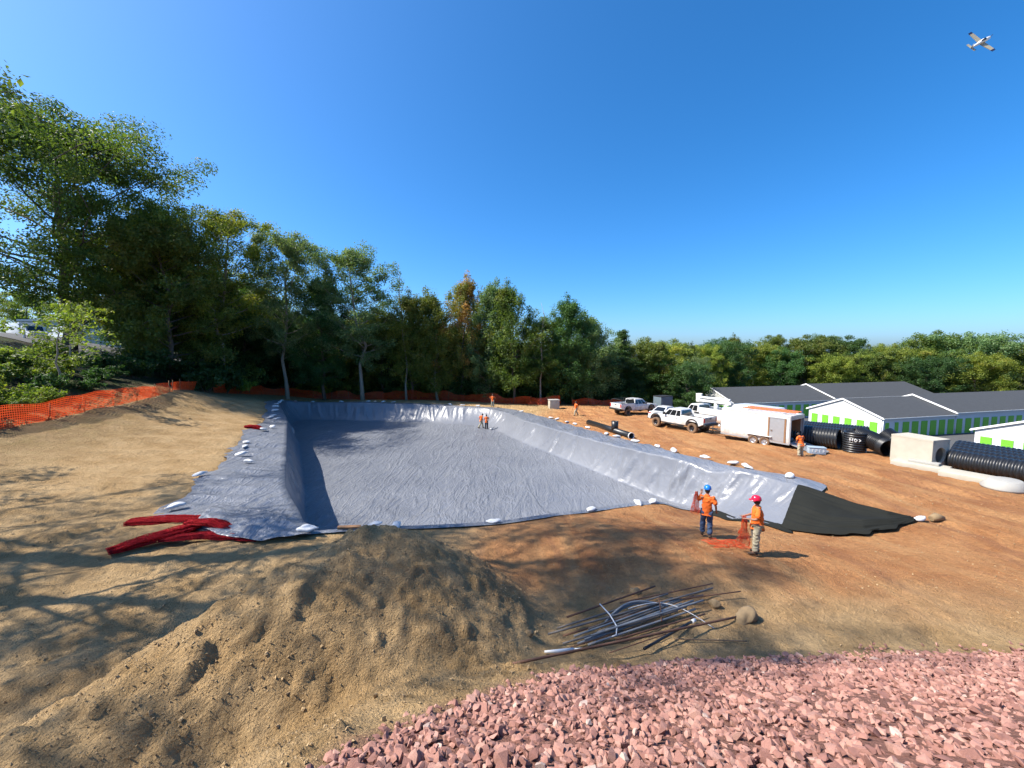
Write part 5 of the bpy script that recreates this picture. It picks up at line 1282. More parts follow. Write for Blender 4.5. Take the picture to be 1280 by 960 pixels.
def pickup(loc, rz, label, lift=0.0, wr=.42, rimmat='rim_dark', rack=False, paint='white_paint', tail='silver'):
    t = empty('pickup_truck', loc, rz, label, 'pickup truck'); p = M[paint]; z = lift
    fx, bx = 2.02, -1.88
    prof = [(-2.95, .80 + z), (-2.98, 1.02 + z)] + [(-.72, 1.02 + z), (-.72, 1.16 + z), (1.28, 1.18 + z), (1.45, 1.20 + z), (2.72, 1.10 + z), (2.95, .98 + z), (2.98, .62 + z)] + arch(fx, wr + .10, .56 + z, 10, .98) + [(fx - wr - .14, .50 + z), (bx + wr + .16, .50 + z)] + arch(bx, wr + .10, .56 + z, 10, .98)
    b = MB(); b.prism(prof, -.98, .98, None, lambda q: .05 if q > 1.1 + z else 0.0); o = b.build('body', p, t)
    md = o.modifiers.new('bev', 'BEVEL'); md.width = .03; md.segments = 2; md.limit_method = 'ANGLE'
    for sy in (-1, 1):
        b = MB(); b.box((-1.85, sy * .93, 1.21 + z), (2.24, .10, .38), None, .02); b.build('bed_side', p, t)
        b = MB(); b.box((-1.85, sy * .93, 1.418 + z), (2.24, .12, .03)); b.build('bed_rail', M['black_trim'], t)
        b = MB(); b.box((-2.965, sy * .88, 1.16 + z), (.06, .14, .36)); b.build('tail_light', M['red_lens'], t)
        b = MB(); b.box((2.93, sy * .76, .98 + z), (.08, .34, .16), None, .02); b.build('headlight', M['lamp_lens'], t)
        b = MB(); b.box((1.0, sy * 1.1, 1.36 + z), (.14, .22, .24), None, .03); b.build('mirror', M['black_trim'], t)
        for x in (.72, -.30): b = MB(); b.box((x, sy * .995, 1.06 + z), (.16, .03, .035)); b.build('door_handle', M['chrome'], t)
        for x in (1.22, .22, -.70): b = MB(); b.box((x, sy * .981, .88 + z), (.012, .008, .56)); b.build('door_seam', M['black_trim'], t)
        b = MB(); b.tube([(1.25, sy * 1.02, .44 + z), (-1.1, sy * 1.02, .44 + z)], .045, 8); b.build('running_board', M['black_trim'], t)
        for cx in (fx, bx):
            b = MB(); pr2 = arch(cx, wr + .16, .56 + z, 12, 1.0) + arch(cx, wr + .09, .56 + z, 12, .98)[::-1]; b.prism(pr2, sy * .95, sy * 1.03); b.build('wheel_arch', M['black_trim'], t)
    b = MB(); b.box((-2.96, 0, 1.20 + z), (.06, 1.58, .42), None, .015); tg = b.build('tailgate', M[tail], t)
    b = MB(); b.box((-2.995, 0, 1.27 + z), (.015, .30, .10)); b.build('gate_handle', M['black_trim'], tg)
    b = MB(); b.box((-3.06, 0, .74 + z), (.20, 1.92, .20), None, .04); b.build('rear_bumper', M['black_trim'], t)
    b = MB(); b.box((3.0, 0, .66 + z), (.20, 1.94, .22), None, .04); b.build('front_bumper', M['chrome'], t)
    b = MB(); b.box((2.965, 0, .95 + z), (.05, 1.15, .26)); b.build('grille', M['black_trim'], t)
    b = MB(); b.box((0, 0, .55 + z * .6), (5.2, 1.0, .25)); b.build('chassis', M['black_trim'], t)
    cabin(t, -.72, 1.35, -.58, .72, 1.17 + z, 1.82 + z, .93, .76, p, [(.04, .27), (.31, .60), (.63, .90)])
    if rack:
        b = MB()
        for x in (-.85, -2.8):
            for sy in (-1, 1): b.tube([(x, sy * .9, 1.40 + z), (x, sy * .85, 1.88 + z)], .03, 6)
            b.tube([(x, -.85, 1.88 + z), (x, .85, 1.88 + z)], .03, 6)
        for sy in (-1, 1): b.tube([(-.8, sy * .85, 1.86 + z), (-2.85, sy * .85, 1.86 + z)], .03, 6)
        b.build('ladder_rack', M['black_trim'], t)
    add_wheels(t, [(fx, -.86), (fx, .86), (bx, -.86), (bx, .86)], wr, .30, wr * .52, rimmat)
    return t
def zat(x, y): return gz(x, y)
hd1 = math.atan2(.858, -.513)
pickup((15.95, 36.75, zat(15.95, 36.75) - .02), hd1, 'lifted white crew cab pickup hitched in front of the white trailer', .14, .47)
pickup((15.2, 48.6, zat(15.2, 48.6)), R(28), 'plain white pickup parked farthest away by the fence', .05, .40, 'rim_dark', True, 'white_paint', 'white_paint')

def sedan(loc, rz, label):
    t = empty('sedan', loc, rz, label, 'car'); p = M['white_paint']
    prof = [(-2.3, .35), (-2.36, .75), (-2.25, .95), (-1.5, 1.0), (1.0, .95), (2.1, .80), (2.32, .62), (2.32, .32)] + arch(1.42, .38, .32) + [(1.0, .26), (-1.0, .26)] + arch(-1.42, .38, .32)
    b = MB(); b.prism(prof, -.88, .88, None, lambda q: .06 if q > .9 else 0); o = b.build('body', p, t); md = o.modifiers.new('bev', 'BEVEL'); md.width = .05; md.segments = 2; md.limit_method = 'ANGLE'
    cabin(t, -1.75, 1.05, -.95, .25, .95, 1.42, .80, .60, p, [(.12, .42), (.47, .82)])
    for sy in (-1, 1):
        b = MB(); b.box((-2.31, sy * .68, .80), (.08, .32, .13), None, .02); b.build('tail_light', M['red_lens'], t)
        b = MB(); b.box((2.24, sy * .66, .66), (.12, .32, .12), None, .02); b.build('headlight', M['lamp_lens'], t)
        b = MB(); b.box((.75, sy * .92, 1.02), (.10, .16, .12), None, .02); b.build('mirror', p, t)
        for x in (.35, -.55): b = MB(); b.box((x, sy * .885, .80), (.14, .02, .03)); b.build('door_handle', p, t)
    b = MB(); b.box((-2.38, 0, .45), (.06, 1.5, .16)); b.build('rear_bumper', M['black_trim'], t)
    add_wheels(t, [(1.42, -.78), (1.42, .78), (-1.42, -.78), (-1.42, .78)], .32, .22, .20, 'rim_steel')
    return t
sedan((17.9, 45.0, zat(17.9, 45.0)), R(38), 'white sedan parked between the two white pickups')

def trailer():
    # rear left bottom corner and heading measured on the ground
    t = empty('cargo_trailer', (19.25, 30.05, zat(19.3, 29.9) - .02), math.atan2(.84, -.54), 'white enclosed cargo trailer with open rear door and orange ladders above', 'trailer')
    w = M['white_paint']; L, Wd, z0, z1 = 4.9, 2.1, .48, 2.42; x0, x1 = -L / 2, L / 2; hw = Wd / 2
    def bx_(nm, c, d, mat, par=t, bev=0): b = MB(); b.box(c, d, None, bev); return b.build(nm, M[mat], par)
    for sy, nm in ((1, 'side_wall'), (-1, 'side_wall')):
        sw = bx_(nm, (0, sy * hw, (z0 + z1) / 2), (L, .05, z1 - z0), 'white_paint')
        for k in range(1, 6): bx_('panel_seam', (x0 + L * k / 6, sy * (hw + .027), (z0 + z1) / 2), (.012, .006, z1 - z0 - .2), 'offwhite', sw)
        bx_('lower_rail', (0, sy * (hw + .015), z0 - .02), (L + .04, .07, .12), 'silver'); bx_('upper_rail', (0, sy * (hw + .01), z1 + .01), (L + .04, .07, .07), 'offwhite')
        bx_('fender', (-.45, sy * (hw + .10), .80), (1.75, .20, .05), 'offwhite', t, .02)
    bx_('roof', (0, 0, z1 + .03), (L, Wd - .02, .05), 'offwhite'); bx_('floor', (0, 0, z0), (L, Wd - .06, .08), 'wood')
    b = MB(); b.add([(x1, -hw, z0), (x1, hw, z0), (x1 + .7, 0, z0), (x1, -hw, z1), (x1, hw, z1), (x1 + .55, 0, z1)], [(2, 1, 0), (3, 4, 5), (0, 2, 5, 3), (2, 1, 4, 5)]); b.build('nose', w, t)
    for sy in (-1, 1): bx_('rear_post', (x0, sy * (hw - .02), (z0 + z1) / 2), (.10, .12, z1 - z0), 'silver')
    bx_('rear_header', (x0, 0, z1 - .12), (.10, Wd - .1, .24), 'silver'); bx_('rear_sill', (x0, 0, z0 + .02), (.12, Wd - .1, .12), 'silver')
    bx_('inner_wall', (x1 - .08, 0, (z0 + z1) / 2), (.03, Wd - .1, z1 - z0 - .1), 'wood')
    for sy in (-1, 1): bx_('inner_lining', (0, sy * (hw - .05), (z0 + z1) / 2), (L - .3, .02, z1 - z0 - .2), 'wood')
    # rear ramp door let down on the ground
    b = MB(); a = Vector((x0 - .05, 0, z0)); e = Vector((x0 - 1.75, 0, .06))
    b.add([(a.x, -hw + .1, a.z), (e.x, -hw + .1, e.z), (e.x, hw - .1, e.z), (a.x, hw - .1, a.z), (a.x, -hw + .1, a.z - .06), (e.x, -hw + .1, e.z - .05), (e.x, hw - .1, e.z - .05), (a.x, hw - .1, a.z - .06)], [(0, 1, 2, 3), (7, 6, 5, 4), (0, 4, 5, 1), (1, 5, 6, 2), (2, 6, 7, 3), (3, 7, 4, 0)])
    b.build('ramp_door', M['silver'], t)
    # side door with its frame, near the rear on the left
    dr = bx_('side_door', (-1.62, hw + .035, 1.38), (.95, .03, 1.62), 'silver')
    for (c, d) in (((-2.16, hw + .04, 1.38), (.10, .05, 1.74)), ((-1.08, hw + .04, 1.38), (.10, .05, 1.74)), ((-1.62, hw + .04, 2.24), (1.0, .05, .06))): bx_('door_frame', c, d, 'wood' if d[2] > 1 else 'silver')
    bx_('door_latch', (-1.28, hw + .07, 1.3), (.10, .04, .12), 'chrome', dr)
    add_wheels(t, [(-.05, hw + .02), (-.85, hw + .02), (-.05, -hw - .02), (-.85, -hw - .02)], .36, .22, .21, 'rim_steel')
    b = MB(); b.tube([(x1 + .1, -.6, .48), (x1 + 1.55, 0, .48)], .05, 6); b.tube([(x1 + .1, .6, .48), (x1 + 1.55, 0, .48)], .05, 6); b.tube([(x1 + 1.3, 0, .75), (x1 + 1.3, 0, .05)], .04, 6); b.build('hitch', M['black_trim'], t)
    b = MB(); b.tube([(x0 + .3, .1, z0 + .3), (x0 + .3, .1, z0 + .04)], .16, 12); b.build('bucket', M['steel_blue'], None)
    return t, x0, x1, hw, z1
tr_t, tx0, tx1, thw, tz1 = trailer()
bk = [o for o in COL.objects if o.name == 'bucket'][0]; bk.matrix_world = Matrix.Translation(tr_t.location) @ Matrix.Rotation(tr_t.rotation_euler.z, 4, 'Z'); tag(bk, 'small dark bucket inside the open trailer', 'bucket')
for k, (yy, dz, a, lab) in enumerate(((.45, .26, .03, 'orange ladder on the trailer roof, nearer of the two'), (-.25, .28, -.05, 'orange ladder on the trailer roof, farther of the two'))):
    t = empty('ladder', (0, 0, 0), 0, lab, 'ladder', 'ladders on the trailer roof')
    t.matrix_world = Matrix.Translation(tr_t.location) @ Matrix.Rotation(tr_t.rotation_euler.z + a, 4, 'Z') @ Matrix.Translation((-.75, yy, tz1 + dz))
    for sy in (-1, 1): b = MB(); b.box((0, sy * .20, 0), (3.6, .03, .06)); b.build('rail', M['ladder_orange'], t)
    rg = MB().tube([(0, -.19, 0), (0, .19, 0)], .018, 6).mesh('rung', M['silver'])
    for i in range(11): o = link('rung', rg, t); o.location = (-1.65 + i * .33, 0, 0)
for k, x in enumerate((-1.9, .5)):
    b = MB(); b.tube([(x, -thw + .1, tz1 + .06), (x, -thw + .1, tz1 + .17), (x, thw - .1, tz1 + .17), (x, thw - .1, tz1 + .06)], .022, 6); b.build('roof_bar', M['silver'], tr_t)

def boom_truck():
    t = empty('bucket_truck', (20.9, 41.5, zat(20.9, 41.5)), R(115), 'white utility truck with folded boom and bucket behind the lifted pickup', 'truck')
    b = MB(); b.box((-1.2, 0, .85), (4.4, 2.1, .5), None, .03); b.build('chassis', M['offwhite'], t)
    b = MB(); b.box((-1.6, .88, 1.35), (3.6, .45, .9), None, .03); b.build('side_box', M['white_paint'], t); b = MB(); b.box((-1.6, -.88, 1.35), (3.6, .45, .9), None, .03); b.build('side_box', M['white_paint'], t)
    for x in (-2.9, -1.7, -.5):
        for sy in (-1, 1): b = MB(); b.box((x, sy * 1.115, 1.4), (.9, .02, .6)); b.build('locker_door', M['offwhite'], t)
    b = MB(); b.prism([(.9, .6), (.9, 1.3), (2.7, 1.25), (2.95, 1.0), (2.95, .6)], -1.0, 1.0); o = b.build('hood', M['white_paint'], t)
    cabin(t, .35, 2.0, .45, 1.45, 1.28, 2.05, .98, .84, M['white_paint'], [(.12, .5), (.55, .9)])
    b = MB(); b.tube([(-1.0, 0, 1.1), (-1.0, 0, 2.4)], .24, 12); b.build('turret', M['white_paint'], t)
    b = MB(); b.box((-1.0, .12, 2.45), (3.6, .26, .26), None, .03); b.build('lower_boom', M['white_paint'], t)
    b = MB(); b.box((-.6, -.20, 2.76), (3.6, .22, .22), None, .03); b.build('upper_boom', M['white_paint'], t)
    b = MB(); b.box((-1.2, .12, 2.30), (1.6, .12, .12)); b.build('hydraulic_ram', M['black_trim'], t)
    b = MB(); b.lathe([(.30, -.45), (.34, .45), (.31, .45), (.27, -.40), (0, -.40)], 14, Matrix.Translation((1.5, -.45, 2.65))); b.build('bucket', M['offwhite'], t)
    add_wheels(t, [(2.0, -.9), (2.0, .9), (-2.2, -.9), (-2.2, .9)], .45, .3, .25, 'rim_steel')
boom_truck()
# second pale work van showing between the boom truck and the trailer
def van(loc, rz, label, kind='van'):
    t = empty('work_van', loc, rz, label, 'van')
    prof = [(-2.7, .42), (-2.75, 2.25), (-2.6, 2.45), (1.0, 2.45), (1.65, 1.55), (2.6, 1.2), (2.75, .9), (2.75, .42)] + arch(1.75, .42, .40) + [(1.2, .35), (-1.2, .35)] + arch(-1.75, .42, .40)
    b = MB(); b.prism(prof, -.98, .98, None, lambda q: .08 if q > 1.6 else 0); o = b.build('body', M['white_paint'], t); md = o.modifiers.new('bev', 'BEVEL'); md.width = .05; md.segments = 2; md.limit_method = 'ANGLE'
    for sy in (-1, 1):
        b = MB(); b.box((.75, sy * .93, 1.78), (.75, .03, .55)); b.build('window', M['glass_dark'], t)
        b = MB(); b.box((2.7, sy * .72, .98), (.10, .3, .2), None, .02); b.build('headlight', M['lamp_lens'], t)
        b = MB(); b.box((-2.74, sy * .8, 1.2), (.04, .14, .4)); b.build('tail_light', M['red_lens'], t)
    b = MB(); b.panel([(1.65, -.86, 1.56), (1.65, .86, 1.56), (1.02, .82, 2.42), (1.02, -.82, 2.42)], .05, .95, .06, .92, .02, .03); b.build('windscreen', M['glass_dark'], t)
    for sy in (-1, 1): b = MB(); b.box((-2.76, sy * .44, 1.85), (.02, .6, .5)); b.build('rear_window', M['glass_dark'], t)
    add_wheels(t, [(1.75, -.85), (1.75, .85), (-1.75, -.85), (-1.75, .85)], .37, .25, .22, 'rim_steel')
van((22.6, 37.0, zat(22.6, 37.0)), R(118), 'white work van standing between the boom truck and the cargo trailer')
# vehicles in the parking area, far left
def lot_truck():
    x, y = -79, 64.5; t = empty('box_truck', (x, y, gz(x, y) + .05), R(-20), 'white truck parked on the asphalt at the far left', 'truck')
    b = MB(); b.box((-1.6, 0, 1.9), (4.4, 2.3, 2.2), None, .04); b.build('cargo_box', M['white_paint'], t); b = MB(); b.box((0, 0, .65), (7, 1.0, .3)); b.build('chassis', M['black_trim'], t)
    b = MB(); b.prism([(.8, .7), (.8, 2.5), (1.9, 2.5), (2.4, 1.6), (3.3, 1.45), (3.4, .7)], -1.05, 1.05); o = b.build('cab', M['white_paint'], t)
    for sy in (-1, 1): b = MB(); b.box((1.5, sy * 1.055, 1.95), (.9, .03, .6)); b.build('window', M['glass_dark'], t)
    b = MB(); b.panel([(2.4, -1.0, 1.6), (2.4, 1.0, 1.6), (1.92, 1.0, 2.48), (1.92, -1.0, 2.48)], .06, .94, .05, .92, .02, .03); b.build('windscreen', M['glass_dark'], t)
    add_wheels(t, [(2.3, -.95), (2.3, .95), (-2.2, -.95), (-2.2, .95)], .45, .3, .25, 'rim_steel')
lot_truck()
van((-69.5, 61.5, gz(-69.5, 61.5) + .05), R(160), 'pale van parked on the asphalt behind the young tree at the far left')

# ------------------------------------------------------------------ paved areas
def sheet(name, poly_fn, nu, nv, mat, dz=.05):
    def fn(u, v):
        x, y = poly_fn(u, v); return np.stack([x, y, base_h(x, y) + dz], -1)
    o = patch(name, fn, nu, nv, M[mat], 0); return tag(o, kind='structure')
sheet('parking_area', lambda u, v: (-46 - 62 * u - 6 * v, 42 + 34 * v + 6 * u), 60, 50, 'asphalt')
sheet('storage_yard', lambda u, v: (36 + 70 * u, 40 + 46 * v), 60, 40, 'asphalt')

# ------------------------------------------------------------------ storage buildings
def storage(corner, rz, W, secs, zg, label, gable_doors=6):
    """corner: near right eave corner on the ground; x along the building, y across"""
    t = empty('storage_building', (corner[0], corner[1], zg), rz, label, 'building', 'storage buildings')
    dm = MB()
    dm.box((0, 0, 1.05), (1.0, .05, 2.1))
    for k in range(9): dm.box((0, -.03, .12 + k * .235), (.98, .02, .19))
    door_me = dm.mesh('door', M['green_door'])
    x = 0.0; eave = 2.75; rise = W / 2 * .40
    for si, (ln, dz) in enumerate(secs):
        e = eave + dz; rg = e + rise
        b = MB(); b.add([(x, 0, -.4), (x + ln, 0, -.4), (x + ln, W, -.4), (x, W, -.4), (x, 0, e), (x + ln, 0, e), (x + ln, W, e), (x, W, e)], [(0, 1, 5, 4), (1, 2, 6, 5), (2, 3, 7, 6), (3, 0, 4, 7)]); b.build('wall', M['white_clad'], t)
        for xx, s in ((x, -1), (x + ln, 1)):
            b = MB(); b.add([(xx, 0, e), (xx, W, e), (xx, W / 2, rg), (xx - s * .05, 0, e), (xx - s * .05, W, e), (xx - s * .05, W / 2, rg)], [(0, 1, 2), (5, 4, 3), (0, 3, 4, 1), (1, 4, 5, 2), (2, 5, 3, 0)]); g = b.build('gable', M['cream_clad'], t)
            if s < 0 and si == 0:
                for k in range(1, 16):
                    yy = W * k / 16; hh = e + rise * (1 - abs(yy - W / 2) / (W / 2)); bb = MB(); bb.box((xx - .006, yy, (e + hh) / 2), (.012, .03, max(.02, hh - e - .05))); bb.build('cladding_rib', M['white_clad'], g)
        ov = .30
        for sy in (0, 1):
            y0 = -ov if sy == 0 else W + ov; y1 = W / 2; ze = e - ov * .40 + .04; zr = rg + .04
            b = MB(); xa, xb = x - (.18 if True else 0), x + ln + .18
            b.add([(xa, y0, ze), (xb, y0, ze), (xb, y1, zr), (xa, y1, zr), (xa, y0, ze + .10), (xb, y0, ze + .10), (xb, y1, zr + .10), (xa, y1, zr + .10)], [(3, 2, 1, 0), (4, 5, 6, 7), (0, 1, 5, 4), (1, 2, 6, 5), (2, 3, 7, 6), (3, 0, 4, 7)])
            rf = b.build('roof', M['shingle'], t)
            b = MB(); p0 = Vector((xa - .03, y0, ze - .06)); p1 = Vector((xa - .03, y1, zr - .06)); b.add([p0, p1, p1 + Vector((0, 0, .22)), p0 + Vector((0, 0, .22)), p0 + Vector((.03, 0, 0)), p1 + Vector((.03, 0, 0)), p1 + Vector((.03, 0, .22)), p0 + Vector((.03, 0, .22))], [(3, 2, 1, 0), (4, 5, 6, 7), (0, 1, 5, 4), (1, 2, 6, 5), (2, 3, 7, 6), (3, 0, 4, 7)]); b.build('rake_trim', M['trim_white'], rf)
            b = MB(); b.box(((xa + xb) / 2, y0 - .05 * (1 if sy == 0 else -1), ze + .02), (xb - xa, .10, .12)); b.build('gutter', M['cream_clad'], rf)
        # roller doors along the near long side
        k = int(ln / 1.75)
        for i in range(k):
            o = link('door', door_me, t); o.location = (x + .95 + i * ln / k, -.03, 0); o.scale.x = 1.15 if i > 1 or si else .62
        b = MB(); b.tube([(x + .12, -.08, .1), (x + .12, -.08, e - .15)], .05, 6); b.build('downspout', M['trim_white'], t)
        if si == 0:
            for i in range(gable_doors):
                o = link('door', door_me, t); o.location = (x - .03, .95 + i * (W - 1.9) / (gable_doors - 1), 0); o.rotation_euler = (0, 0, R(-90)); o.scale.x = .92
                b = MB(); b.box((x - .03, .95 + i * (W - 1.9) / (gable_doors - 1), 2.45), (.03, .22, .12)); b.build('wall_lamp', M['cream_clad'], t)
        x += ln
    return t
storage((49.5, 51.9), R(14), 10.0, [(14, 0), (26, .28)], -5.25, 'middle storage building with white gable and six green doors')
storage((37.6, 66.0), R(14), 10.6, [(22, 0), (26, .28)], -5.05, 'storage building farthest back behind the trailer and vehicles')
storage((55.3, 34.5), R(14), 10.0, [(16, 0), (20, .28)], -5.25, 'storage building cut off by the right edge of the picture')
# warehouse at the far left
t = empty('warehouse', (-92, 74, 7.6), R(12), 'pale green metal warehouse behind the parked truck at the far left', 'building')
b = MB(); b.add([(0, 0, -1), (34, 0, -1), (34, 14, -1), (0, 14, -1), (0, 0, 4.6), (34, 0, 4.6), (34, 14, 4.6), (0, 14, 4.6)], [(0, 1, 5, 4), (1, 2, 6, 5), (2, 3, 7, 6), (3, 0, 4, 7)]); b.build('wall', M['wall_green'], t)
b = MB(); b.prism([(-.3, 4.6), (34.3, 4.6), (34.3, 4.9), (-.3, 4.9)], -.3, 14.3); b.build('roof', M['cream_clad'], t)
rb = MB(); rb.box((0, -.03, 1.8), (.08, .05, 5.4)); rbm = rb.mesh('cladding_rib', M['wall_green'])
for k in range(40): o = link('cladding_rib', rbm, t); o.location = (.5 + k * .85, 0, 0)
b = MB(); b.box((8, -.04, 1.2), (3.4, .05, 3.4)); b.build('loading_door', M['cream_clad'], t)
b = MB(); b.tube([(0, 0, -.3), (0, 0, .95)], .11, 12); b.tube([(0, 0, .95), (0, 0, 1.02)], [.11, .05], 12); o = b.build('bollard', M['trim_white'], None); o.location = (-55.0, 44.5, gz(-55, 44.5)); tag(o, 'white bollard at the near edge of the asphalt, far left', 'bollard')

# ------------------------------------------------------------------ far cabinet, container, tee pipe
t = empty('utility_box', (5.75, 53.6, zat(5.75, 53.6)), R(8), 'pale concrete utility box near the far fence', 'box')
b = MB(); b.box((0, 0, .55), (1.35, 1.1, 1.2), None, .03); b.build('housing', M['concrete'], t); b = MB(); b.box((0, 0, 1.19), (1.45, 1.2, .10), None, .02); b.build('lid', M['concrete_grey'], t)
t = empty('steel_container', (21.5, 55.5, zat(21.5, 55.5)), R(20), 'dark blue grey steel cabinet behind the white vehicles', 'container')
b = MB(); b.box((0, 0, 1.15), (2.0, 1.6, 2.3), None, .03); b.build('housing', M['steel_blue'], t)
for k in range(8): b = MB(); b.box((-.85 + k * .24, -.815, 1.15), (.08, .03, 2.0)); b.build('rib', M['steel_blue'], t)
b = MB(); b.box((0, 0, 2.34), (2.1, 1.7, .08)); b.build('roof', M['black_trim'], t)
def hollow(mb, a, b_, r0, r1, n=22, ribs=0, amp=0):
    """pipe from a to b_ with wall; ribs gives corrugation"""
    a = Vector(a); b_ = Vector(b_); L = (b_ - a).length; q = (b_ - a).to_track_quat('Z', 'Y').to_matrix().to_4x4(); Mx = Matrix.Translation(a) @ q; prof = []
    if ribs:
        for i in range(ribs):
            z = L * i / ribs; d = L / ribs; prof += [(r0, z + .02 * d), (r0, z + .28 * d), (r0 + amp, z + .40 * d), (r0 + amp, z + .80 * d), (r0, z + .92 * d)]
        prof += [(r0, L), (r1, L), (r1, 0)]
    else: prof = [(r0, 0), (r0, L), (r1, L), (r1, 0)]
    mb.lathe(prof, n, Mx, True, True)
t = empty('tee_pipe', (0, 0, 0), 0, 'black plastic pipe with upright tee stub lying on the right rim', 'pipe')
pa = Vector((7.75, 39.2, zat(7.75, 39.2) + .26)); pb = Vector((9.75, 31.6, zat(9.75, 31.6) + .30)); b = MB(); hollow(b, pa, pb, .27, .24); b.build('main_pipe', M['black_plastic'], t)
mid = pa.lerp(pb, .66); b = MB(); hollow(b, mid, mid + Vector((0, 0, .85)), .30, .26); b.build('tee_stub', M['black_plastic'], t)
b = MB(); d = (pb - pa).normalized(); hollow(b, pb - d * .05, pb + d * .03, .285, .235); b.build('end_rim', M['white_pvc'], t)

# ------------------------------------------------------------------ corrugated pipes
def corr(a, b_, r, label, group='corrugated pipes on the right', rib=.21):
    mb = MB(); L = (Vector(b_) - Vector(a)).length; hollow(mb, a, b_, r, r - .05, 26, max(4, int(L / rib)), .055)
    return tag(mb.build('corrugated_pipe', M['black_plastic'], None), label, 'pipe', group)
ax = Vector((.35, -.935, 0)).normalized(); pr = Vector((.935, .35, 0)).normalized()
lab5 = ['front black corrugated pipe of the row at the right edge', 'second black corrugated pipe behind the front one at the right edge', 'third black corrugated pipe back in the row at the right edge', 'fourth black corrugated pipe back in the row at the right edge', 'rearmost black corrugated pipe of the row at the right edge']
for k in range(5):
    p0 = Vector((25.75, 22.6, 0)) + pr * (k * 1.22) + Vector((0, .5 * k, 0)); p1 = p0 + ax * 6.2
    z0_, z1_ = zat(p0.x, p0.y) + .56, zat(p1.x, p1.y) + .56
    corr((p0.x, p0.y, z0_), (p1.x, p1.y, z1_), .52, lab5[k])
# row beside the trailer
ax2 = Vector((.62, -.78, 0)).normalized(); pr2 = Vector((.78, .62, 0))
lab3 = ['front black corrugated pipe lying beyond the open trailer', 'middle black corrugated pipe of three lying beyond the trailer', 'rear black corrugated pipe of three lying beyond the trailer']
for k in range(3):
    p1 = Vector((23.2, 27.4, 0)) + pr2 * (k * 1.62) + Vector((.4 * k, -.3 * k, 0)); p0 = p1 - ax2 * 5.8
    corr((p0.x, p0.y, zat(p0.x, p0.y) + .76), (p1.x, p1.y, zat(p1.x, p1.y) + .76), .71, lab3[k], rib=.17)
x, y = 23.6, 26.6
u_ = corr((x, y, zat(x, y)), (x, y, zat(x, y) + 1.4), .60, 'short black corrugated pipe standing upright with white chalk marks', rib=.14)
def fitting(name, path, r, label):
    """curved corrugated elbow with open ends"""
    mb = MB(); pts = [Vector(p) for p in path]; fine = []; n = 26
    for i in range(n + 1):
        f = i / n * (len(pts) - 1); k = min(int(f), len(pts) - 2); fine.append(pts[k].lerp(pts[k + 1], f - k))
    sm = [fine[0]] + [(fine[i - 1] + fine[i] * 2 + fine[i + 1]) / 4 for i in range(1, n)] + [fine[-1]]
    out = []; rs = []
    for i in range(len(sm) - 1):
        for f, q in ((0, 0), (.3, 0), (.42, .05), (.78, .05), (.9, 0)): out.append(sm[i].lerp(sm[i + 1], f)); rs.append(r + q)
    out.append(sm[-1]); rs.append(r)
    mb.tube(out, rs, 22, cap=False); mb.tube(out[::-1], [r - .05] * len(out), 22, cap=False)
    return tag(mb.build(name, M['black_plastic'], None), label, 'pipe fitting', 'corrugated pipes on the right')
def G(x, y, dz): return (x, y, zat(x, y) + dz)
fitting('pipe_elbow', [G(24.1, 26.9, 1.15), G(24.3, 26.2, .95), G(24.55, 25.5, .68), G(24.4, 24.9, .62)], .54, 'black corrugated elbow with open mouth next to the upright pipe')
fitting('pipe_elbow', [G(25.0, 26.0, 1.35), G(25.15, 25.4, 1.0), G(25.1, 24.7, .66), G(24.95, 24.1, .60)], .54, 'black corrugated elbow leaning beside the concrete vault')
fitting('pipe_elbow', [G(26.3, 26.6, .95), G(26.5, 25.8, .75), G(27.1, 25.2, .62)], .48, 'black corrugated elbow lying behind the concrete vault')
def chalk(name, strokes, Mx, label):
    mb = MB()
    for (a, b_) in strokes: mb.tube([Mx @ Vector((a[0], 0, a[1])), Mx @ Vector((b_[0], 0, b_[1]))], .018, 5)
    return tag(mb.build(name, M['white_pvc'], None), label, 'marking')
zz = zat(23.6, 26.6); dv = Vector((-23.6, -26.6, 0)).normalized()
chs = [((-.25, .1), (-.25, .32)), ((-.1, .1), (-.1, .32)), ((-.25, .2), (-.1, .2)), ((0, .1), (0, .3)), ((0, .3), (.12, .26)), ((.12, .26), (.1, .12)), ((.1, .12), (0, .1)), ((.2, .28), (.32, .24)), ((.32, .24), (.22, .12))]
mb = MB()
Mx = Matrix.Translation(Vector((23.6, 26.6, zz + .72)) + dv * .665) @ Matrix.Rotation(math.atan2(dv.y, dv.x) + R(90), 4, 'Z')
for (a, b_) in chs: mb.tube([Mx @ Vector((a[0], 0, a[1])), Mx @ Vector((b_[0], 0, b_[1]))], .02, 5)
cm = mb.build('chalk_mark', M['white_pvc'], u_)

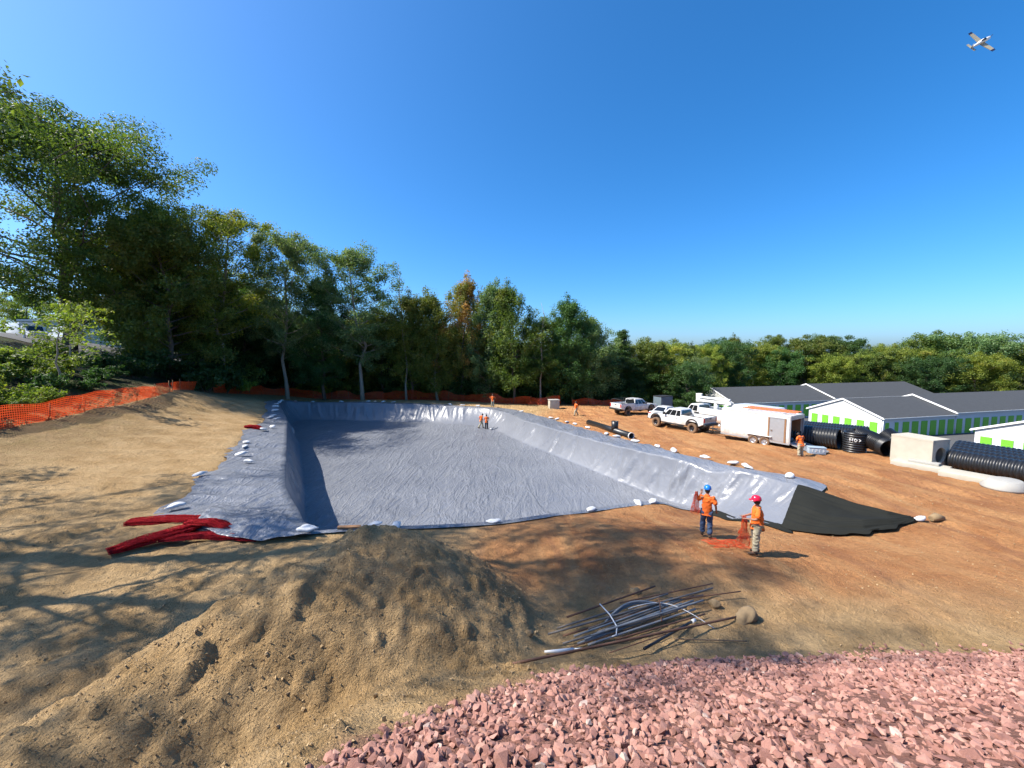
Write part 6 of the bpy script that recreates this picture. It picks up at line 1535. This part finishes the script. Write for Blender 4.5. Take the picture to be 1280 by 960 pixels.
# ------------------------------------------------------------------ concrete pieces
cr_ = math.atan2(-.80, .60)
def vault():
    t = empty('concrete_vault', (24.75, 23.45, zat(24.75, 23.45)), R(-74), 'big pale concrete vault box with a round hole in its side', 'concrete vault')
    W_, D_, H_, th = 2.0, 1.5, 1.6, .14
    b = MB(); b.box((0, -D_ / 2 + th / 2, H_ / 2), (W_, th, H_)); b.build('front_wall', M['concrete'], t)
    b = MB(); b.box((0, D_ / 2 - th / 2, H_ / 2), (W_, th, H_)); b.build('back_wall', M['concrete'], t)
    b = MB(); b.box((-W_ / 2 + th / 2, 0, H_ / 2), (th, D_ - 2 * th, H_)); b.build('side_wall', M['concrete'], t)
    b = MB(); b.box((0, 0, .08), (W_ - 2 * th, D_ - 2 * th, .15)); b.build('base', M['concrete'], t)
    # holed side: ring of quads from the hole to the rectangle
    n = 32; vs = []; fs = []; hy, hz, hr = 0.0, .78, .46; a0 = D_ / 2 - th; 
    def rect(an):
        c, s = math.cos(an), math.sin(an); k = min((a0 / abs(c)) if abs(c) > 1e-6 else 1e9, ((H_ - hz) if s > 0 else hz) / abs(s) if abs(s) > 1e-6 else 1e9); return (hy + c * k, hz + s * k)
    for xx in (W_ / 2, W_ / 2 - th):
        for i in range(n):
            an = 2 * math.pi * i / n + .0001; vs.append((xx, hy + hr * math.cos(an), hz + hr * math.sin(an))); vs.append((xx, *rect(an)))
    for i in range(n):
        j = (i + 1) % n; fs += [(2 * i, 2 * i + 1, 2 * j + 1, 2 * j), (2 * n + 2 * i, 2 * n + 2 * j, 2 * n + 2 * j + 1, 2 * n + 2 * i + 1), (2 * i, 2 * j, 2 * n + 2 * j, 2 * n + 2 * i)]
    b = MB(); b.add(vs, fs); b.build('holed_wall', M['concrete'], t)
    b = MB(); b.box((0, 0, H_ + .05), (W_ + .02, D_ + .02, .10)); b.build('top_slab', M['concrete'], t)
vault()
def slab(x, y, rz, d, label, step=None):
    t = empty('concrete_slab', (x, y, zat(x, y)), rz, label, 'concrete slab')
    b = MB(); b.box((0, 0, d[2] / 2), d, None, .02); b.build('slab', M['concrete'], t)
    if step: b = MB(); b.box((step[0], step[1], d[2] + step[2] / 2), (step[3], step[4], step[2]), None, .02); b.build('raised_lip', M['concrete_grey'], t)
slab(23.9, 22.5, R(-60), (2.3, 1.2, .28), 'pale concrete slab with a raised lip in front of the vault', (.1, .2, .14, 1.3, .5))
slab(24.35, 20.3, R(-62), (2.2, 1.3, .28), 'flat pale concrete slab between the vault and the cone', None)
b = MB(); n = 24; prof = [(.0, .0), (.92, .0), (.95, .10), (.66, .40), (.60, .43), (.0, .43)]; b.lathe(prof, n); o = b.build('concrete_cone', M['concrete_grey'], None); o.location = (24.35, 18.9, zat(24.35, 18.9)); o.scale = (1.1, .85, 1); o.rotation_euler = (0, 0, .4); tag(o, 'low grey concrete cone piece nearest the right edge', 'concrete cone')
t = empty('supply_bin', (20.6, 26.1, zat(20.6, 26.1)), R(-20), 'small blue grey bin with white lettering beside the bowed worker', 'bin')
b = MB(); b.box((0, 0, .21), (.95, .5, .42), None, .02); b.build('housing', M['blue_bin'], t); b = MB(); b.box((0, 0, .44), (1.0, .55, .05), None, .01); b.build('lid', M['blue_bin'], t)
for k, x in enumerate((-.30, -.10, .10, .30)):
    b = MB(); b.box((x, -.258, .24), (.03, .01, .20)); b.box((x + .05, -.258, .33), (.10, .01, .03)); 
    if k % 2: b.box((x + .05, -.258, .24), (.10, .01, .03))
    b.build('letter', M['white_pvc'], t)

# ------------------------------------------------------------------ light aircraft
def aircraft():
    t = empty('light_aircraft', (0, 0, 0), 0, 'small white light aircraft flying in the upper right sky', 'aircraft')
    pos = Vector((134.7, 120, 95.2)); d = (pos - Vector((0, 0, 6.2))).normalized(); u = Vector((0, .078, .997)); r_ = Vector((1, 0, 0))
    f = (r_ * .87 + u * .49).normalized(); w = r_ * .81 - u * .59 - d * .506; w = (w - f * w.dot(f)).normalized(); up = w.cross(f)
    if up.z < 0: up = -up
    left = up.cross(f)
    Mx = Matrix((( f.x, left.x, up.x, 0), (f.y, left.y, up.y, 0), (f.z, left.z, up.z, 0), (0, 0, 0, 1)))
    t.matrix_world = Matrix.Translation((134.7, 120, 95.2)) @ Mx @ Matrix.Scale(.86, 4)
    b = MB(); b.tube([(3.6, 0, 0), (3.3, 0, .05), (2.2, 0, .12), (.8, 0, .25), (-.6, 0, .2), (-2.6, 0, .15), (-4.2, 0, .2)], [.08, .42, .56, .66, .55, .3, .12], 14); b.build('fuselage', M['plane_white'], t)
    for s in (-1, 1):
        vs = [(1.1, s * .3, -.22), (-.55, s * .3, -.22), (-.45, s * 4.3, .10), (.75, s * 4.3, .10)]; vs = vs + [(a, b_, c + .14) for a, b_, c in vs]
        b = MB(); b.add(vs, [(0, 1, 2, 3), (7, 6, 5, 4), (0, 4, 5, 1), (1, 5, 6, 2), (2, 6, 7, 3), (3, 7, 4, 0)]); wg = b.build('wing', M['plane_tan'], t)
        vs = [(.77, s * 4.3, .09), (-.47, s * 4.3, .09), (-.42, s * 5.0, .16), (.6, s * 5.0, .16)]; vs = vs + [(a, b_, c + .16) for a, b_, c in vs]
        b = MB(); b.add(vs, [(0, 1, 2, 3), (7, 6, 5, 4), (0, 4, 5, 1), (1, 5, 6, 2), (2, 6, 7, 3), (3, 7, 4, 0)]); b.build('wing_tip', M['navy'], wg)
        b = MB(); b.box((-3.85, s * .85, .2), (.8, 1.6, .07)); b.build('tailplane', M['plane_tan'], t)
    b = MB(); b.prism([(-4.4, .2), (-3.4, .2), (-3.9, 1.4), (-4.5, 1.4)], -.04, .04); b.build('fin', M['plane_white'], t)
    b = MB(); b.box((3.68, 0, 0), (.04, .14, 1.8)); b.build('propeller', M['navy'], t)
    b = MB(); b.tube([(1.6, 0, .45), (.8, 0, .78), (-.6, 0, .6)], [.2, .38, .2], 10); b.build('canopy', M['glass_dark'], t)
aircraft()
